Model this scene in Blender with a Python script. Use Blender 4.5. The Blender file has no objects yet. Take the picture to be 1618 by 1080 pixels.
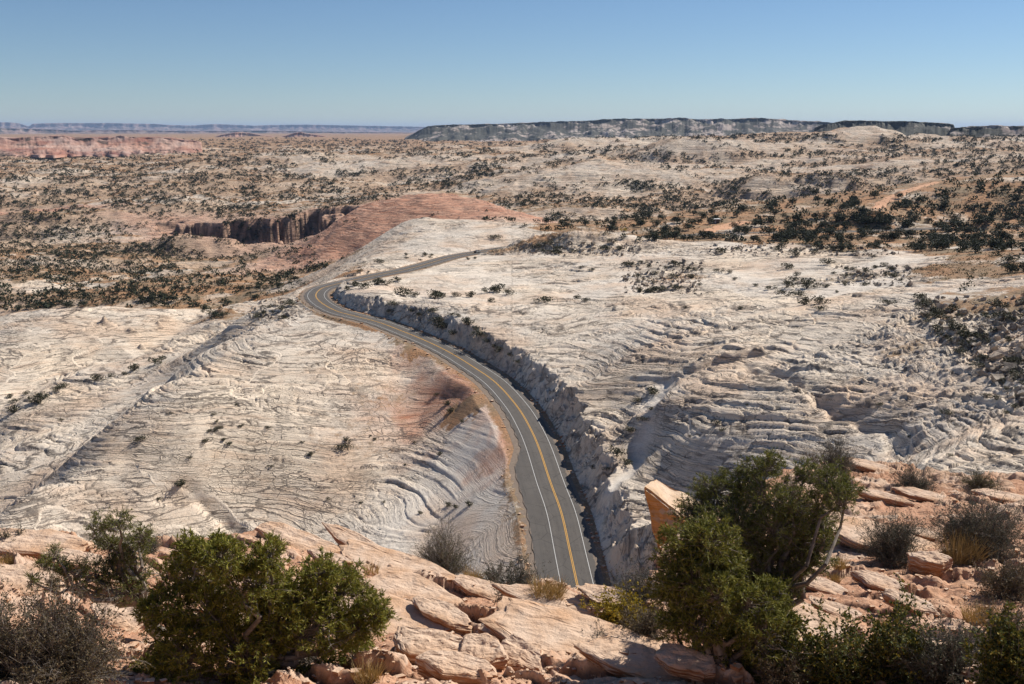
import bpy, bmesh, math, random, time
import numpy as np
from mathutils import Vector
T0 = time.time()
C = bpy.context.scene
COL = C.collection
F = 1573.0            # focal length of the photograph, in its own pixels
PITCH = math.radians(12.0)
EYE = 100.0
# ------------------------------------------------------------------ camera, sky, sun
cam = bpy.data.objects.new('camera', bpy.data.cameras.new('camera'))
COL.objects.link(cam)
cam.data.sensor_width = 36; cam.data.lens = 35
cam.data.clip_start = 0.2; cam.data.clip_end = 300000
cam.location = (0, 0, EYE); cam.rotation_euler = (math.pi/2 - PITCH, 0, 0)
C.camera = cam
SUN_AZ, SUN_EL = math.radians(58), math.radians(43)
w = bpy.data.worlds.new('World'); C.world = w; w.use_nodes = True
nt = w.node_tree; bg = nt.nodes['Background']
sky = nt.nodes.new('ShaderNodeTexSky'); sky.sky_type = 'NISHITA'; sky.sun_disc = False
sky.sun_elevation = SUN_EL; sky.sun_rotation = SUN_AZ; sky.altitude = 1500
sky.air_density = 1.0; sky.dust_density = 0.0; sky.ozone_density = 6
nt.links.new(sky.outputs[0], bg.inputs[0]); bg.inputs[1].default_value = 0.069
sl = bpy.data.lights.new('sun', 'SUN'); sl.energy = 5.0; sl.angle = math.radians(0.53); sl.color = (1, .945, .865)
so = bpy.data.objects.new('sun', sl); COL.objects.link(so)
sd = Vector((math.sin(SUN_AZ)*math.cos(SUN_EL), math.cos(SUN_AZ)*math.cos(SUN_EL), math.sin(SUN_EL)))
so.rotation_euler = sd.to_track_quat('Z', 'Y').to_euler(); so.location = (0, 0, 400)
C.view_settings.view_transform = 'Standard'; C.view_settings.look = 'None'
C.view_settings.exposure = 0.32; C.view_settings.gamma = 1
C.cycles.max_bounces = 5; C.cycles.diffuse_bounces = 2; C.cycles.volume_bounces = 0
C.cycles.transparent_max_bounces = 4

# ------------------------------------------------------------------ numpy helpers
rs = np.random.RandomState(7)
_P = rs.permutation(256).astype(np.int32); _P = np.concatenate([_P, _P])
_ga = rs.rand(256)*2*np.pi; _GX = np.cos(_ga).astype(np.float32); _GY = np.sin(_ga).astype(np.float32)
def gn(x, y, s=0):
    xf = np.floor(x); yf = np.floor(y)
    xi = (xf.astype(np.int64)+s*17) & 255; yi = (yf.astype(np.int64)+s*31) & 255
    fx = (x-xf).astype(np.float32); fy = (y-yf).astype(np.float32)
    u = fx*fx*fx*(fx*(fx*6-15)+10); v = fy*fy*fy*(fy*(fy*6-15)+10)
    def g(ix, iy, dx, dy):
        h = _P[_P[ix & 255]+(iy & 255)]
        return _GX[h]*dx+_GY[h]*dy
    a = g(xi, yi, fx, fy); b = g(xi+1, yi, fx-1, fy); c = g(xi, yi+1, fx, fy-1); d = g(xi+1, yi+1, fx-1, fy-1)
    a += u*(b-a); c += u*(d-c)
    return (a+v*(c-a))*1.5
def fbm(x, y, o=4, s=0, g=.5):
    t = 0; A = 1
    for k in range(o):
        t = t+A*gn(x, y, s+k*7); A *= g; x = x*2.03+5.1; y = y*2.03-3.7
    return t
def hsh(n, s=0):
    n = (n.astype(np.int64)*1664525+s*1013904223+12345) & 0xffffffff
    n ^= n >> 13; n = (n*1274126177) & 0xffffffff; n ^= n >> 16
    return (n & 0xffff)/65535.0
def ss(a, b, x):
    t = np.clip((x-a)/(b-a), 0, 1); return t*t*(3-2*t)
cp, sp = math.cos(PITCH), math.sin(PITCH)
def ray(px, py):
    cx = (px-809)/F; cy = (540-py)/F
    return cx, cp+cy*sp, -sp+cy*cp
def un(px, py, z):                     # where the sight line through a pixel meets height z
    x, y, d = ray(px, py); t = (z-EYE)/d
    return x*t, y*t
def undist(px, py, r):                 # point on that sight line at horizontal distance r
    x, y, d = ray(px, py); t = r/math.hypot(x, y)
    return np.array((x*t, y*t, EYE+d*t))
def azp(px, py=540):
    x, y, _ = ray(px, py); return math.atan2(x, y)

def mesh(name, V, Fq, mat=None, parent=None, smooth=False, attrs=None, tri=False):
    V = np.asarray(V, np.float32); Fq = np.asarray(Fq, np.int32)
    me = bpy.data.meshes.new(name); k = Fq.shape[1]
    me.vertices.add(len(V)); me.vertices.foreach_set('co', V.ravel())
    me.loops.add(Fq.size); me.loops.foreach_set('vertex_index', Fq.ravel())
    me.polygons.add(len(Fq)); me.polygons.foreach_set('loop_start', np.arange(len(Fq), dtype=np.int32)*k)
    me.update(calc_edges=True)
    me.polygons.foreach_set('use_smooth', np.full(len(Fq), smooth))
    for n, a in (attrs or {}).items():
        a = np.asarray(a, np.float32)
        if a.ndim == 1:
            at = me.attributes.new(n, 'FLOAT', 'POINT'); at.data.foreach_set('value', a)
        else:
            at = me.attributes.new(n, 'FLOAT_VECTOR', 'POINT'); at.data.foreach_set('vector', a.ravel())
    if mat: me.materials.append(mat)
    o = bpy.data.objects.new(name, me); COL.objects.link(o)
    if parent: o.parent = parent
    return o
def empty(name, loc=(0, 0, 0), rz=0):
    o = bpy.data.objects.new(name, None); COL.objects.link(o); o.location = loc; o.rotation_euler = (0, 0, rz)
    o.empty_display_size = .3
    return o
def tag(o, label=None, cat=None, group=None, kind=None):
    if label: o['label'] = label
    if cat: o['category'] = cat
    if group: o['group'] = group
    if kind: o['kind'] = kind
    return o
def dup(o, loc, rz=0, s=(1, 1, 1), **kw):
    r = o.copy(); COL.objects.link(r); r.location = loc; r.rotation_euler = (0, 0, rz); r.scale = s
    for ch in o.children:
        c = ch.copy(); COL.objects.link(c); c.parent = r
    return tag(r, **kw)

# ------------------------------------------------------------------ materials
class NB:
    def __init__(s, name, rough=.9, spec=.15):
        s.m = bpy.data.materials.new(name); s.m.use_nodes = True; s.t = s.m.node_tree; s.n = s.t.nodes
        s.b = s.n['Principled BSDF']; s.b.inputs['Roughness'].default_value = rough
        s.b.inputs['Specular IOR Level'].default_value = spec
    def node(s, ty, **k):
        n = s.n.new(ty)
        for a, b in k.items(): setattr(n, a, b)
        return n
    def put(s, inp, v):
        if hasattr(v, 'is_linked') or isinstance(v, bpy.types.NodeSocket): s.t.links.new(v, inp)
        else:
            if isinstance(v, tuple) and len(v) == 3 and inp.type == 'RGBA': v = v+(1,)
            inp.default_value = v
    def attr(s, name, out='Fac'):
        n = s.node('ShaderNodeAttribute', attribute_name=name); return n.outputs[out]
    def obj(s): return s.node('ShaderNodeTexCoord').outputs['Object']
    def pos(s): return s.node('ShaderNodeNewGeometry').outputs['Position']
    def mapv(s, v, sc, loc=(0, 0, 0)):
        n = s.node('ShaderNodeMapping'); s.put(n.inputs[0], v); n.inputs['Scale'].default_value = sc; n.inputs['Location'].default_value = loc
        return n.outputs[0]
    def noise(s, v, sc, det=4, rough=.55, out=0):
        n = s.node('ShaderNodeTexNoise'); s.put(n.inputs['Vector'], v)
        n.inputs['Scale'].default_value = sc; n.inputs['Detail'].default_value = det; n.inputs['Roughness'].default_value = rough
        return n.outputs[out]
    def vor(s, v, sc, feat='F1', out=0):
        n = s.node('ShaderNodeTexVoronoi', feature=feat); s.put(n.inputs['Vector'], v); n.inputs['Scale'].default_value = sc
        return n.outputs[out]
    def ramp(s, f, *st):
        n = s.node('ShaderNodeValToRGB'); s.put(n.inputs[0], f); e = n.color_ramp.elements
        while len(e) < len(st): e.new(.5)
        for q, (p, c) in zip(e, st):
            q.position = p; q.color = (c, c, c, 1) if not isinstance(c, tuple) else c+(1,)
        return n.outputs[0]
    def mix(s, f, a, b, mode='MIX'):
        n = s.node('ShaderNodeMix', data_type='RGBA', blend_type=mode)
        s.put(n.inputs[0], f); s.put(n.inputs[6], a); s.put(n.inputs[7], b); return n.outputs[2]
    def math(s, op, a, b=0.0, clamp=False):
        n = s.node('ShaderNodeMath', operation=op, use_clamp=clamp); s.put(n.inputs[0], a); s.put(n.inputs[1], b); return n.outputs[0]
    def bump(s, h, dist, st=1.0, prev=None):
        n = s.node('ShaderNodeBump'); s.put(n.inputs['Height'], h); n.inputs['Distance'].default_value = dist
        n.inputs['Strength'].default_value = st
        if prev is not None: s.put(n.inputs['Normal'], prev)
        return n.outputs[0]
    def done(s, col, nor=None):
        s.put(s.b.inputs['Base Color'], col)
        if nor is not None: s.put(s.b.inputs['Normal'], nor)
        return s.m

CREAM = (.75, .62, .475); TAN = (.60, .42, .285); GREY = (.66, .575, .475); SOIL = (.43, .225, .115)
def terrain_mat():
    b = NB('slickrock'); p = b.pos(); bed = b.attr('bed', 'Vector')
    n1 = b.noise(p, .016, 5, .6); n2 = b.noise(b.mapv(bed, (.05, 1.1, 0)), 1.0, 5, .6)
    n3 = b.noise(p, .11, 5, .65); n4 = b.noise(b.mapv(bed, (.10, 5.0, 0)), 1.0, 4, .7)
    c = b.mix(b.ramp(n1, (.38, 0), (.62, 1)), CREAM, GREY)
    ca = b.math('SUBTRACT', 1.0, b.attr('calm'))
    c = b.mix(b.math('MULTIPLY', b.math('MULTIPLY', b.ramp(n2, (.5, 0), (.68, 1)), .55), ca), c, TAN)
    c = b.mix(b.math('MULTIPLY', b.math('MULTIPLY', b.ramp(n4, (.42, 1), (.55, 0)), .16), ca), c, (.36, .30, .25))
    c = b.mix(b.math('MULTIPLY', b.attr('tan'), .92), c, b.mix(b.ramp(b.noise(p, .012, 4, .6), (.35, 0), (.65, 1)), (.60, .435, .29), (.37, .235, .145)))
    c = b.mix(b.math('MULTIPLY', b.ramp(n3, (.60, 0), (.78, 1)), .45), c, (.56, .36, .20))
    c = b.mix(b.attr('pale'), c, (.70, .63, .54))
    c = b.mix(b.math('MULTIPLY', b.ramp(b.noise(p, .028, 5, .65), (.48, 0), (.64, 1)), .6), c, (.62, .43, .29))
    fs = b.noise(b.mapv(p, (.018, .024, .26)), 1.0, 5, .62); farw = b.ramp(b.math('DIVIDE', b.attr('dist'), 4000.0), (.12, 0), (.3, 1))
    fl = b.ramp(b.math('ABSOLUTE', b.math('SUBTRACT', fs, .5)), (0, 1), (.022, 0)); fl = b.math('MULTIPLY', fl, farw)
    c = b.mix(b.math('MULTIPLY', fl, .32), c, (.17, .13, .10))
    c = b.mix(b.math('MULTIPLY', b.math('MULTIPLY', b.ramp(fs, (.54, 0), (.66, 1)), farw), .6), c, (.46, .30, .20))
    redn = b.noise(b.mapv(bed, (.04, 1.5, 0)), 1.0, 4)
    red = b.mix(b.ramp(redn, (.35, 0), (.65, 1)), (.46, .205, .12), (.64, .39, .27))
    c = b.mix(b.attr('red'), c, red)
    # soil
    sn = b.noise(p, .05, 4); sn2 = b.noise(p, 1.3, 4, .7)
    soil = b.mix(b.ramp(sn, (.4, 0), (.62, 1)), (.42, .225, .115), (.27, .195, .12))
    soil = b.mix(b.math('MULTIPLY', b.ramp(sn2, (.45, 0), (.6, 1)), .6), soil, (.17, .125, .075))
    sm = b.math('ADD', b.attr('soil'), b.math('MULTIPLY', b.math('SUBTRACT', b.noise(p, .35, 4, .7), .5), .9))
    sm = b.ramp(sm, (.40, 0), (.60, 1))
    c = b.mix(sm, c, soil)
    ck = b.math('ADD', b.attr('crack_or_shade'), b.math('MULTIPLY', b.math('SUBTRACT', b.noise(p, 1.6, 3, .6), .5), .35))
    c = b.mix(b.math('MULTIPLY', b.ramp(ck, (.34, 0), (.66, 1)), .72), c, (.045, .036, .03))  # dark tone of the cracks and of the canyon wall's painted shade
    ln = b.noise(b.mapv(bed, (.055, 1.7, 0)), 1.0, 3, .55)
    line = b.ramp(b.math('ABSOLUTE', b.math('SUBTRACT', ln, .5)), (0.0, 1), (.012, 0))
    ln2 = b.noise(b.mapv(bed, (.11, 4.2, 0), (7, 3, 0)), 1.0, 3, .6)
    line2 = b.ramp(b.math('ABSOLUTE', b.math('SUBTRACT', ln2, .48)), (0.0, .8), (.014, 0))
    gate = b.ramp(b.noise(p, .06, 3), (.42, 0), (.55, 1))
    lines = b.math('MAXIMUM', line, b.math('MULTIPLY', line2, gate))
    lines = b.math('MULTIPLY', lines, b.math('SUBTRACT', 1.0, sm))
    ln3 = b.noise(b.mapv(bed, (.30, 1.3, 0), (3, 9, 0)), 1.0, 4, .65)
    line3 = b.math('MULTIPLY', b.ramp(b.math('ABSOLUTE', b.math('SUBTRACT', ln3, .5)), (0.0, 1), (.010, 0)), b.ramp(b.noise(p, .045, 3), (.48, 0), (.58, 1)))
    lines = b.math('MAXIMUM', lines, b.math('MULTIPLY', line3, b.math('SUBTRACT', 1.0, sm)))
    calm = b.math('SUBTRACT', 1.0, b.attr('calm'))
    lines = b.math('MULTIPLY', lines, calm)
    lines = b.math('MULTIPLY', lines, b.ramp(b.noise(p, .09, 3), (.36, .1), (.56, 1)))
    c = b.mix(b.math('MULTIPLY', lines, .62), c, (.10, .08, .062))
    wv = b.node('ShaderNodeVectorMath', operation='ADD'); b.put(wv.inputs[0], b.mapv(bed, (.20, 2.1, 0))); b.put(wv.inputs[1], b.node('ShaderNodeVectorMath', operation='SCALE').outputs[0])
    sc_ = wv.inputs[1].links[0].from_node; b.put(sc_.inputs[0], b.noise(p, .8, 3, .6, 1)); sc_.inputs['Scale'].default_value = .45
    def vlay(sx, sy, off, w0, w1, ns, g0, g1, wk):
        vv = b.node('ShaderNodeVectorMath', operation='ADD'); s2 = b.node('ShaderNodeVectorMath', operation='SCALE'); b.put(s2.inputs[0], b.noise(p, .35, 4, .65, 1)); s2.inputs['Scale'].default_value = wk
        b.put(vv.inputs[0], b.mapv(bed, (sx, sy, 0), (off, off*.7, 0))); b.put(vv.inputs[1], s2.outputs[0])
        q = b.ramp(b.vor(vv.outputs[0], 1.0, 'DISTANCE_TO_EDGE'), (w0, 1), (w1, 0))
        return b.math('MULTIPLY', q, b.ramp(b.noise(p, ns, 4, .65), (g0, 0), (g1, 1)))
    cA = vlay(.050, 1.0, 0, .016, .06, .05, .38, .52, .30); cB = vlay(.10, 2.0, 11, .018, .07, .08, .50, .62, .38)
    cC = vlay(.26, 1.4, 23, .012, .05, .04, .52, .60, .45)
    crk = b.math('MULTIPLY', b.math('MULTIPLY', b.math('MAXIMUM', b.math('MAXIMUM', cA, cB), cC), calm), b.math('SUBTRACT', 1.0, sm))
    c = b.mix(b.math('MULTIPLY', crk, .76), c, (.075, .06, .05)); lines = b.math('MAXIMUM', lines, crk)
    vb = b.vor(wv.outputs[0], 1.0, 'DISTANCE_TO_EDGE')
    vl = b.math('MULTIPLY', b.ramp(vb, (.006, 1), (.035, 0)), b.math('MULTIPLY', b.math('MULTIPLY', calm, b.ramp(b.noise(p, .07, 3), (.44, 0), (.54, 1))), b.math('SUBTRACT', 1.0, sm)))
    c = b.mix(b.math('MULTIPLY', vl, .6), c, (.11, .085, .068))
    lines = b.math('MAXIMUM', lines, vl)
    fine = b.noise(p, 2.2, 5, .7)
    c = b.mix(b.math('MULTIPLY', b.ramp(fine, (.32, 1), (.46, 0)), .42), c, (.19, .155, .13))
    h = b.math('ADD', b.math('MULTIPLY', b.math('MULTIPLY', n4, .8), ca), b.math('MULTIPLY', fine, .35)); h = b.math('SUBTRACT', h, b.math('MULTIPLY', lines, .5))
    nr = b.bump(h, .9, .6); nr = b.bump(b.math('MULTIPLY', fs, farw), 9, .8, nr)
    return b.done(c, nr)

def simple(name, col, col2=None, sc=3, rough=.85, bump=0, spec=.2, det=4):
    b = NB(name, rough, spec); p = b.obj(); n = b.noise(p, sc, det, .6)
    c = b.mix(b.ramp(n, (.35, 0), (.65, 1)), col, col2) if col2 else col
    return b.done(c, b.bump(n, bump) if bump else None)
M_ASPH = None
def asphalt():
    b = NB('asphalt', .85, .25); p = b.pos(); u = b.attr('lane', 'Vector')
    n = b.noise(p, .25, 4); f = b.noise(p, 9, 3, .7); s = b.noise(b.mapv(u, (.9, .02, 0)), 1, 3)
    c = b.mix(b.ramp(n, (.3, 0), (.7, 1)), (.085, .074, .064), (.112, .098, .084))
    c = b.mix(b.math('MULTIPLY', b.ramp(s, (.45, 0), (.65, 1)), .6), c, (.072, .064, .056))
    c = b.mix(b.math('MULTIPLY', f, .3), c, (.18, .17, .16))
    cr = b.ramp(b.vor(b.mapv(p, (.10, .10, .1)), 1.0, 'DISTANCE_TO_EDGE'), (0, 1), (.012, 0)); cn = b.noise(b.mapv(u, (.25, .06, 0)), 1, 5, .7); cl_ = b.ramp(b.math('ABSOLUTE', b.math('SUBTRACT', cn, .5)), (0, 1), (.007, 0))
    c = b.mix(b.math('MULTIPLY', b.math('MAXIMUM', cr, cl_), .55), c, (.03, .028, .026))
    wt = b.node('ShaderNodeSeparateXYZ'); b.put(wt.inputs[0], u); tr = b.math('ABSOLUTE', b.math('SUBTRACT', b.math('ABSOLUTE', wt.outputs[0]), 1.85))
    c = b.mix(b.math('MULTIPLY', b.ramp(b.math('ABSOLUTE', b.math('SUBTRACT', tr, .85)), (0, 1), (.35, 0)), .35), c, (.135, .12, .105))
    sd_ = b.math('ADD', b.math('SUBTRACT', .3, wt.outputs[2]), b.math('MULTIPLY', b.noise(p, .8, 4, .7), 1.2))
    c = b.mix(b.math('MULTIPLY', b.ramp(sd_, (.75, 0), (1.0, 1)), .6), c, (.30, .22, .16))
    return b.done(c, b.bump(f, .02, .4))
def worn_paint(name, col):
    b = NB(name, .7, .3); p = b.pos(); n = b.noise(p, 3.5, 4, .7)
    return b.done(b.mix(b.ramp(n, (.56, 0), (.75, .7)), col, (.25, .23, .21)))
def fg_mat():
    b = NB('ledge_sandstone'); p = b.pos(); bed = b.attr('bed', 'Vector')
    n1 = b.noise(p, .55, 4); n2 = b.noise(b.mapv(bed, (.5, 7, 0)), 1, 5, .65); n3 = b.noise(p, 5, 5, .7); n5 = b.noise(p, 26, 4, .7)
    c = b.mix(b.ramp(n1, (.38, 0), (.64, 1)), (.62, .45, .33), (.53, .30, .18))
    c = b.mix(b.math('MULTIPLY', b.ramp(n2, (.5, 0), (.62, 1)), .6), c, (.44, .27, .18))
    c = b.mix(b.math('MULTIPLY', b.ramp(n3, (.58, 0), (.70, 1)), .35), c, (.30, .22, .17))
    s = b.mix(b.ramp(n3, (.35, 0), (.65, 1)), (.44, .21, .115), (.52, .29, .175))
    peb = b.vor(p, 16, 'F1', 1)
    s = b.mix(.35, s, b.ramp(b.noise(p, 20, 3, .8), (.35, (.24, .12, .07)), (.65, (.60, .42, .30))))
    sm = b.math('ADD', b.attr('soil'), b.math('MULTIPLY', b.math('SUBTRACT', n3, .5), .7))
    sm = b.ramp(sm, (.42, 0), (.58, 1))
    c = b.mix(sm, c, s)
    c = b.mix(b.math('MULTIPLY', b.ramp(b.attr('crack_or_shade'), (.3, 0), (.7, 1)), .75), c, (.11, .06, .04))
    nr = b.bump(b.math('ADD', b.math('MULTIPLY', n2, 1.0), b.math('MULTIPLY', n3, .6)), .09, .8)
    nr = b.bump(n5, .03, .6, nr)
    return b.done(c, nr)
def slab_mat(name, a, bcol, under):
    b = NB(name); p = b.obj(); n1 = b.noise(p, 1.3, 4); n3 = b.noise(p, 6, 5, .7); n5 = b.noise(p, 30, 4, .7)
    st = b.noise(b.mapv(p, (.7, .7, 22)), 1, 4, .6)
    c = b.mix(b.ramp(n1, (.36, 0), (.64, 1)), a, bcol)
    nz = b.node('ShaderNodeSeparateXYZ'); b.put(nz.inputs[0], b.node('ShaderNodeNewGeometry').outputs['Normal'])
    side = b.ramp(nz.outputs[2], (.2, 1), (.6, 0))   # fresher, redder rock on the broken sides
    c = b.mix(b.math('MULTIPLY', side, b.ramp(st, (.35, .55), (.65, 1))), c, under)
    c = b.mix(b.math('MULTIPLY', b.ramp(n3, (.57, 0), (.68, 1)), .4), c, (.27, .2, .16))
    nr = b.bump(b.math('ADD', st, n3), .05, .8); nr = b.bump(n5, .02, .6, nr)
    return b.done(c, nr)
def leaf_mat(name, c1, c2, c3=None, trans=.25):
    b = NB(name, .7, .25); g = b.node('ShaderNodeNewGeometry'); r = g.outputs['Random Per Island']
    st = [(0, c1), (.6, c2)] + ([(1, c3)] if c3 else [])
    c = b.ramp(r, *st)
    b.b.inputs['Subsurface Weight'].default_value = 0
    b.put(b.b.inputs['Base Color'], c)
    tr = b.node('ShaderNodeBsdfTranslucent'); b.put(tr.inputs[0], c)
    mx = b.node('ShaderNodeMixShader'); mx.inputs[0].default_value = trans
    b.t.links.new(b.b.outputs[0], mx.inputs[1]); b.t.links.new(tr.outputs[0], mx.inputs[2])
    b.t.links.new(mx.outputs[0], b.n['Material Output'].inputs[0])
    return b.m

MT = terrain_mat(); MF = fg_mat(); M_ASPH = asphalt()
M_WHITE = worn_paint('white_road_paint', (.62, .61, .58)); M_YEL = worn_paint('yellow_road_paint', (.66, .36, .08))
M_SHOULDER = simple('gravel_shoulder', (.24, .185, .14), (.19, .145, .11), 1.2, bump=.1, det=6)
M_DIRT = simple('orange_dirt', (.60, .335, .20), (.52, .29, .165), .2, bump=.05)
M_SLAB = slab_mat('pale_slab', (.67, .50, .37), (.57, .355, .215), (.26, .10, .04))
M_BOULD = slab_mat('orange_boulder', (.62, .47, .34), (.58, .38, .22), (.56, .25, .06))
M_BARK = simple('bark', (.16, .12, .09), (.28, .24, .2), 9, bump=.02)
M_DEAD = simple('grey_dead_wood', (.30, .27, .24), (.2, .17, .15), 9, bump=.01)
M_JUN = leaf_mat('juniper_leaf', (.10, .108, .016), (.21, .205, .03), (.34, .30, .06))
M_PIN = leaf_mat('pinyon_needle', (.075, .085, .018), (.14, .15, .03), (.26, .24, .06))
M_TREE = leaf_mat('far_juniper_leaf', (.018, .024, .012), (.036, .042, .018), (.065, .068, .028), .1)
M_SCRUB = leaf_mat('scrub_leaf', (.035, .036, .020), (.06, .06, .03), (.10, .085, .045), .1)
M_TWIG = simple('twig', (.13, .105, .085), (.22, .19, .165), 14)
M_OLIVE = leaf_mat('olive_leaf', (.07, .07, .03), (.12, .115, .05), (.2, .17, .08))
M_GREYL = leaf_mat('grey_leaf', (.05, .052, .035), (.085, .085, .055), (.14, .13, .085))
M_BROWNL = leaf_mat('brown_leaf', (.07, .055, .03), (.12, .095, .05), (.20, .14, .07))
M_GRNL = leaf_mat('green_leaf', (.05, .065, .015), (.09, .10, .025), (.30, .22, .03))
M_YELL = leaf_mat('yellow_leaf', (.30, .22, .02), (.42, .30, .03), (.16, .15, .03))
M_GRASS = leaf_mat('dry_grass', (.52, .38, .17), (.66, .52, .26), (.42, .29, .13), .4)
print('materials', time.time()-T0)

# ------------------------------------------------------------------ road centre line (photo pixels -> points at the road's height)
RP = [(945,1040,-5.0),(931,990,-2.5),(917,943,0),(902,877,3),(887,810,6),(869,760,8.3),(852,708.5,10.8),(837,675,12.4),(817,642,14.2),(784,605,16.5),(747,579,18.3),(710,556.5,20),
      (672,538,21.6),(635,523,23),(598,509,24.5),(561,499,25.8),(535,492,26.6),(517,484,27.1),(504,475,27.5),(499,466.5,27.8),(504,458.5,28),(517,452.5,28),(561,442,28),
      (598,434,28),(635,427,28),(672,417.5,28),(710,406.5,28),(747,399.5,28),(799,391.5,28.5),(850,386,29.5),(920,379,31.5),(1000,375.5,33),(1088,371.5,34.5),(1133,368,35.5),(1250,367,36.5),(1358,365,37.5),(1480,360,39.5),(1617,357,41),(1750,350,43)]
RC = np.array([(*un(a, b, z), z) for a, b, z in RP])
def resample(Pn, step):
    # centripetal-ish catmull-rom then even spacing
    out = []
    for i in range(len(Pn)-1):
        p0 = Pn[max(i-1, 0)]; p1 = Pn[i]; p2 = Pn[i+1]; p3 = Pn[min(i+2, len(Pn)-1)]
        for t in np.linspace(0, 1, 24, endpoint=False):
            out.append(.5*((2*p1)+(-p0+p2)*t+(2*p0-5*p1+4*p2-p3)*t*t+(-p0+3*p1-3*p2+p3)*t**3))
    out.append(Pn[-1]); out = np.array(out)
    for _ in range(14):
        out[1:-1] = .25*out[:-2]+.5*out[1:-1]+.25*out[2:]
    d = np.r_[0, np.cumsum(np.hypot(*np.diff(out[:, :2], axis=0).T))]
    s = np.arange(0, d[-1], step)
    return np.c_[[np.interp(s, d, out[:, k]) for k in range(3)]].T
RL = resample(RC, 2.0)
for _ in range(40): RL[1:-1, 2] = .25*RL[:-2, 2]+.5*RL[1:-1, 2]+.25*RL[2:, 2]
tan = np.gradient(RL[:, :2], axis=0); tan /= np.linalg.norm(tan, axis=1)[:, None]
nrm = np.c_[tan[:, 1], -tan[:, 0]]        # to the right of travel
RS = np.arange(len(RL))*2.0
print('road', len(RL), RL[0], RL[-1])

# ------------------------------------------------------------------ terrain control heights
CT = []
def A_(*t):
    for px, py, z in t:
        x, y = un(px, py, z); CT.append((math.atan2(x, y), math.log(math.hypot(x, y)), z))
def B_(*t):
    for px, r, z in t: CT.append((azp(px), math.log(r), z))
B_((-100,100,-12),(0,100,-8),(400,100,-10),(700,110,-7),(850,110,-5),(940,110,-4),(1030,110,14),(1120,110,28),(1300,100,40),(1618,100,46),(1750,110,48),
   (400,180,-10),(700,170,-6),(1060,160,16),(1150,160,30),(1400,120,42))
A_((1100,700,26),(1060,800,19),(1300,650,36),(1500,700,44),(1618,650,48),(1618,500,55),(1400,560,44),(1200,560,37),(1000,560,31),(1020,640,27),(950,600,26),(900,500,30),(1000,450,31.5),(1200,430,35),
   (1400,430,41),(1550,430,48),(1618,400,51),(900,400,32.5),(1100,400,36),(1300,395,39),(700,470,28),(650,480,27.4),(820,480,29),(620,452,27.6),(700,430,27.0),(800,420,28.6),(850,400,32),
   (1500,520,50),(1750,500,60),(1750,650,55),(1750,400,56),
   (850,365,34),(1000,345,36),(1133,342,38),(1250,330,42),(1400,340,46),(1550,330,52),(1618,300,58),(1450,290,56),(1618,268,64),(1300,307,46),(1750,280,66),(1150,325,40))
B_((830,850,18),(920,950,10),(1050,1050,8),(1150,1080,14),(1300,1120,22),(1450,1200,38),(1618,1350,50))
A_((850,330,10),(1000,292,22),(900,262,40),(1050,250,45),(900,236,52),(1180,238,56),(1180,265,36),(1250,305,20),(1400,232,60),(1400,260,46),(1550,230,62),(1618,240,64),
   (300,230,36),(300,250,22),(0,260,14),(500,270,15),(700,250,30),(700,290,5),(750,225,46),(0,300,0),(200,320,-10),(400,310,-5),(550,332,-4),(100,372,-36),(0,332,-22),
   (690,313,30),(620,322,26),(575,330,19),(540,352,4),(500,378,-10),(800,335,23),(830,352,19),(740,316,29),(650,375,5),(500,412,-20),(430,402,-30),(350,385,-36),(250,380,-36),(780,355,24),
   (700,360,33.5),(640,352,32),(620,380,29),(800,372,33),(760,350,34),(540,432,24),(560,415,24),
   (500,440,0),(400,450,-12),(450,470,-5),(300,430,-25),(100,430,-28),(0,460,-22),(200,470,-16),(100,400,-32),(-100,400,-34),(-100,470,-20),
   (0,520,-12),(150,492,-6),(350,482,-2),(430,490,0),(100,600,-13),(250,560,-10),(350,530,-7),(0,640,-13),(0,720,-12),(100,690,-10),(220,620,-9),(-100,540,-12),(-100,720,-27),
   (480,474,27),(380,502,20),(300,570,15.5),(220,635,11.5),(150,690,7.5),(60,770,3),(0,805,-1),(-80,860,-6),
   (700,650,8),(600,850,-7),(780,850,-2),(650,750,-2),(740,740,4),(500,700,4),(500,560,21.5),(580,600,15),(580,540,21),(400,600,18),(300,700,8.5),(200,720,6),(100,820,-3),(400,800,-8),(300,830,-9),(500,850,-10),(700,880,-7),(440,510,25),(640,600,13))
B_((690,1200,-5),(560,1170,-15),(800,1080,5),(700,800,14),(600,770,8),(780,790,18),(480,485,14),(430,500,6),(380,490,4),(300,425,2),(220,375,0),(150,345,-1),(60,312,-3),(0,300,-5),(-80,290,-9),
   (150,660,-16),(350,660,-14),(0,640,-20))
for px in (-250, 0, 250, 500, 750, 1000, 1250, 1500, 1900):
    B_((px,5200,44 if px < 800 else 48),(px,9000,44 if px < 800 else 46),(px,25000,45),(px,66000,42))
B_((-250,4000,40),(0,4000,38),(500,4000,40),(1500,4000,66),(1618,3800,66),(1350,3500,70),(1000,4000,52))
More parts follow.
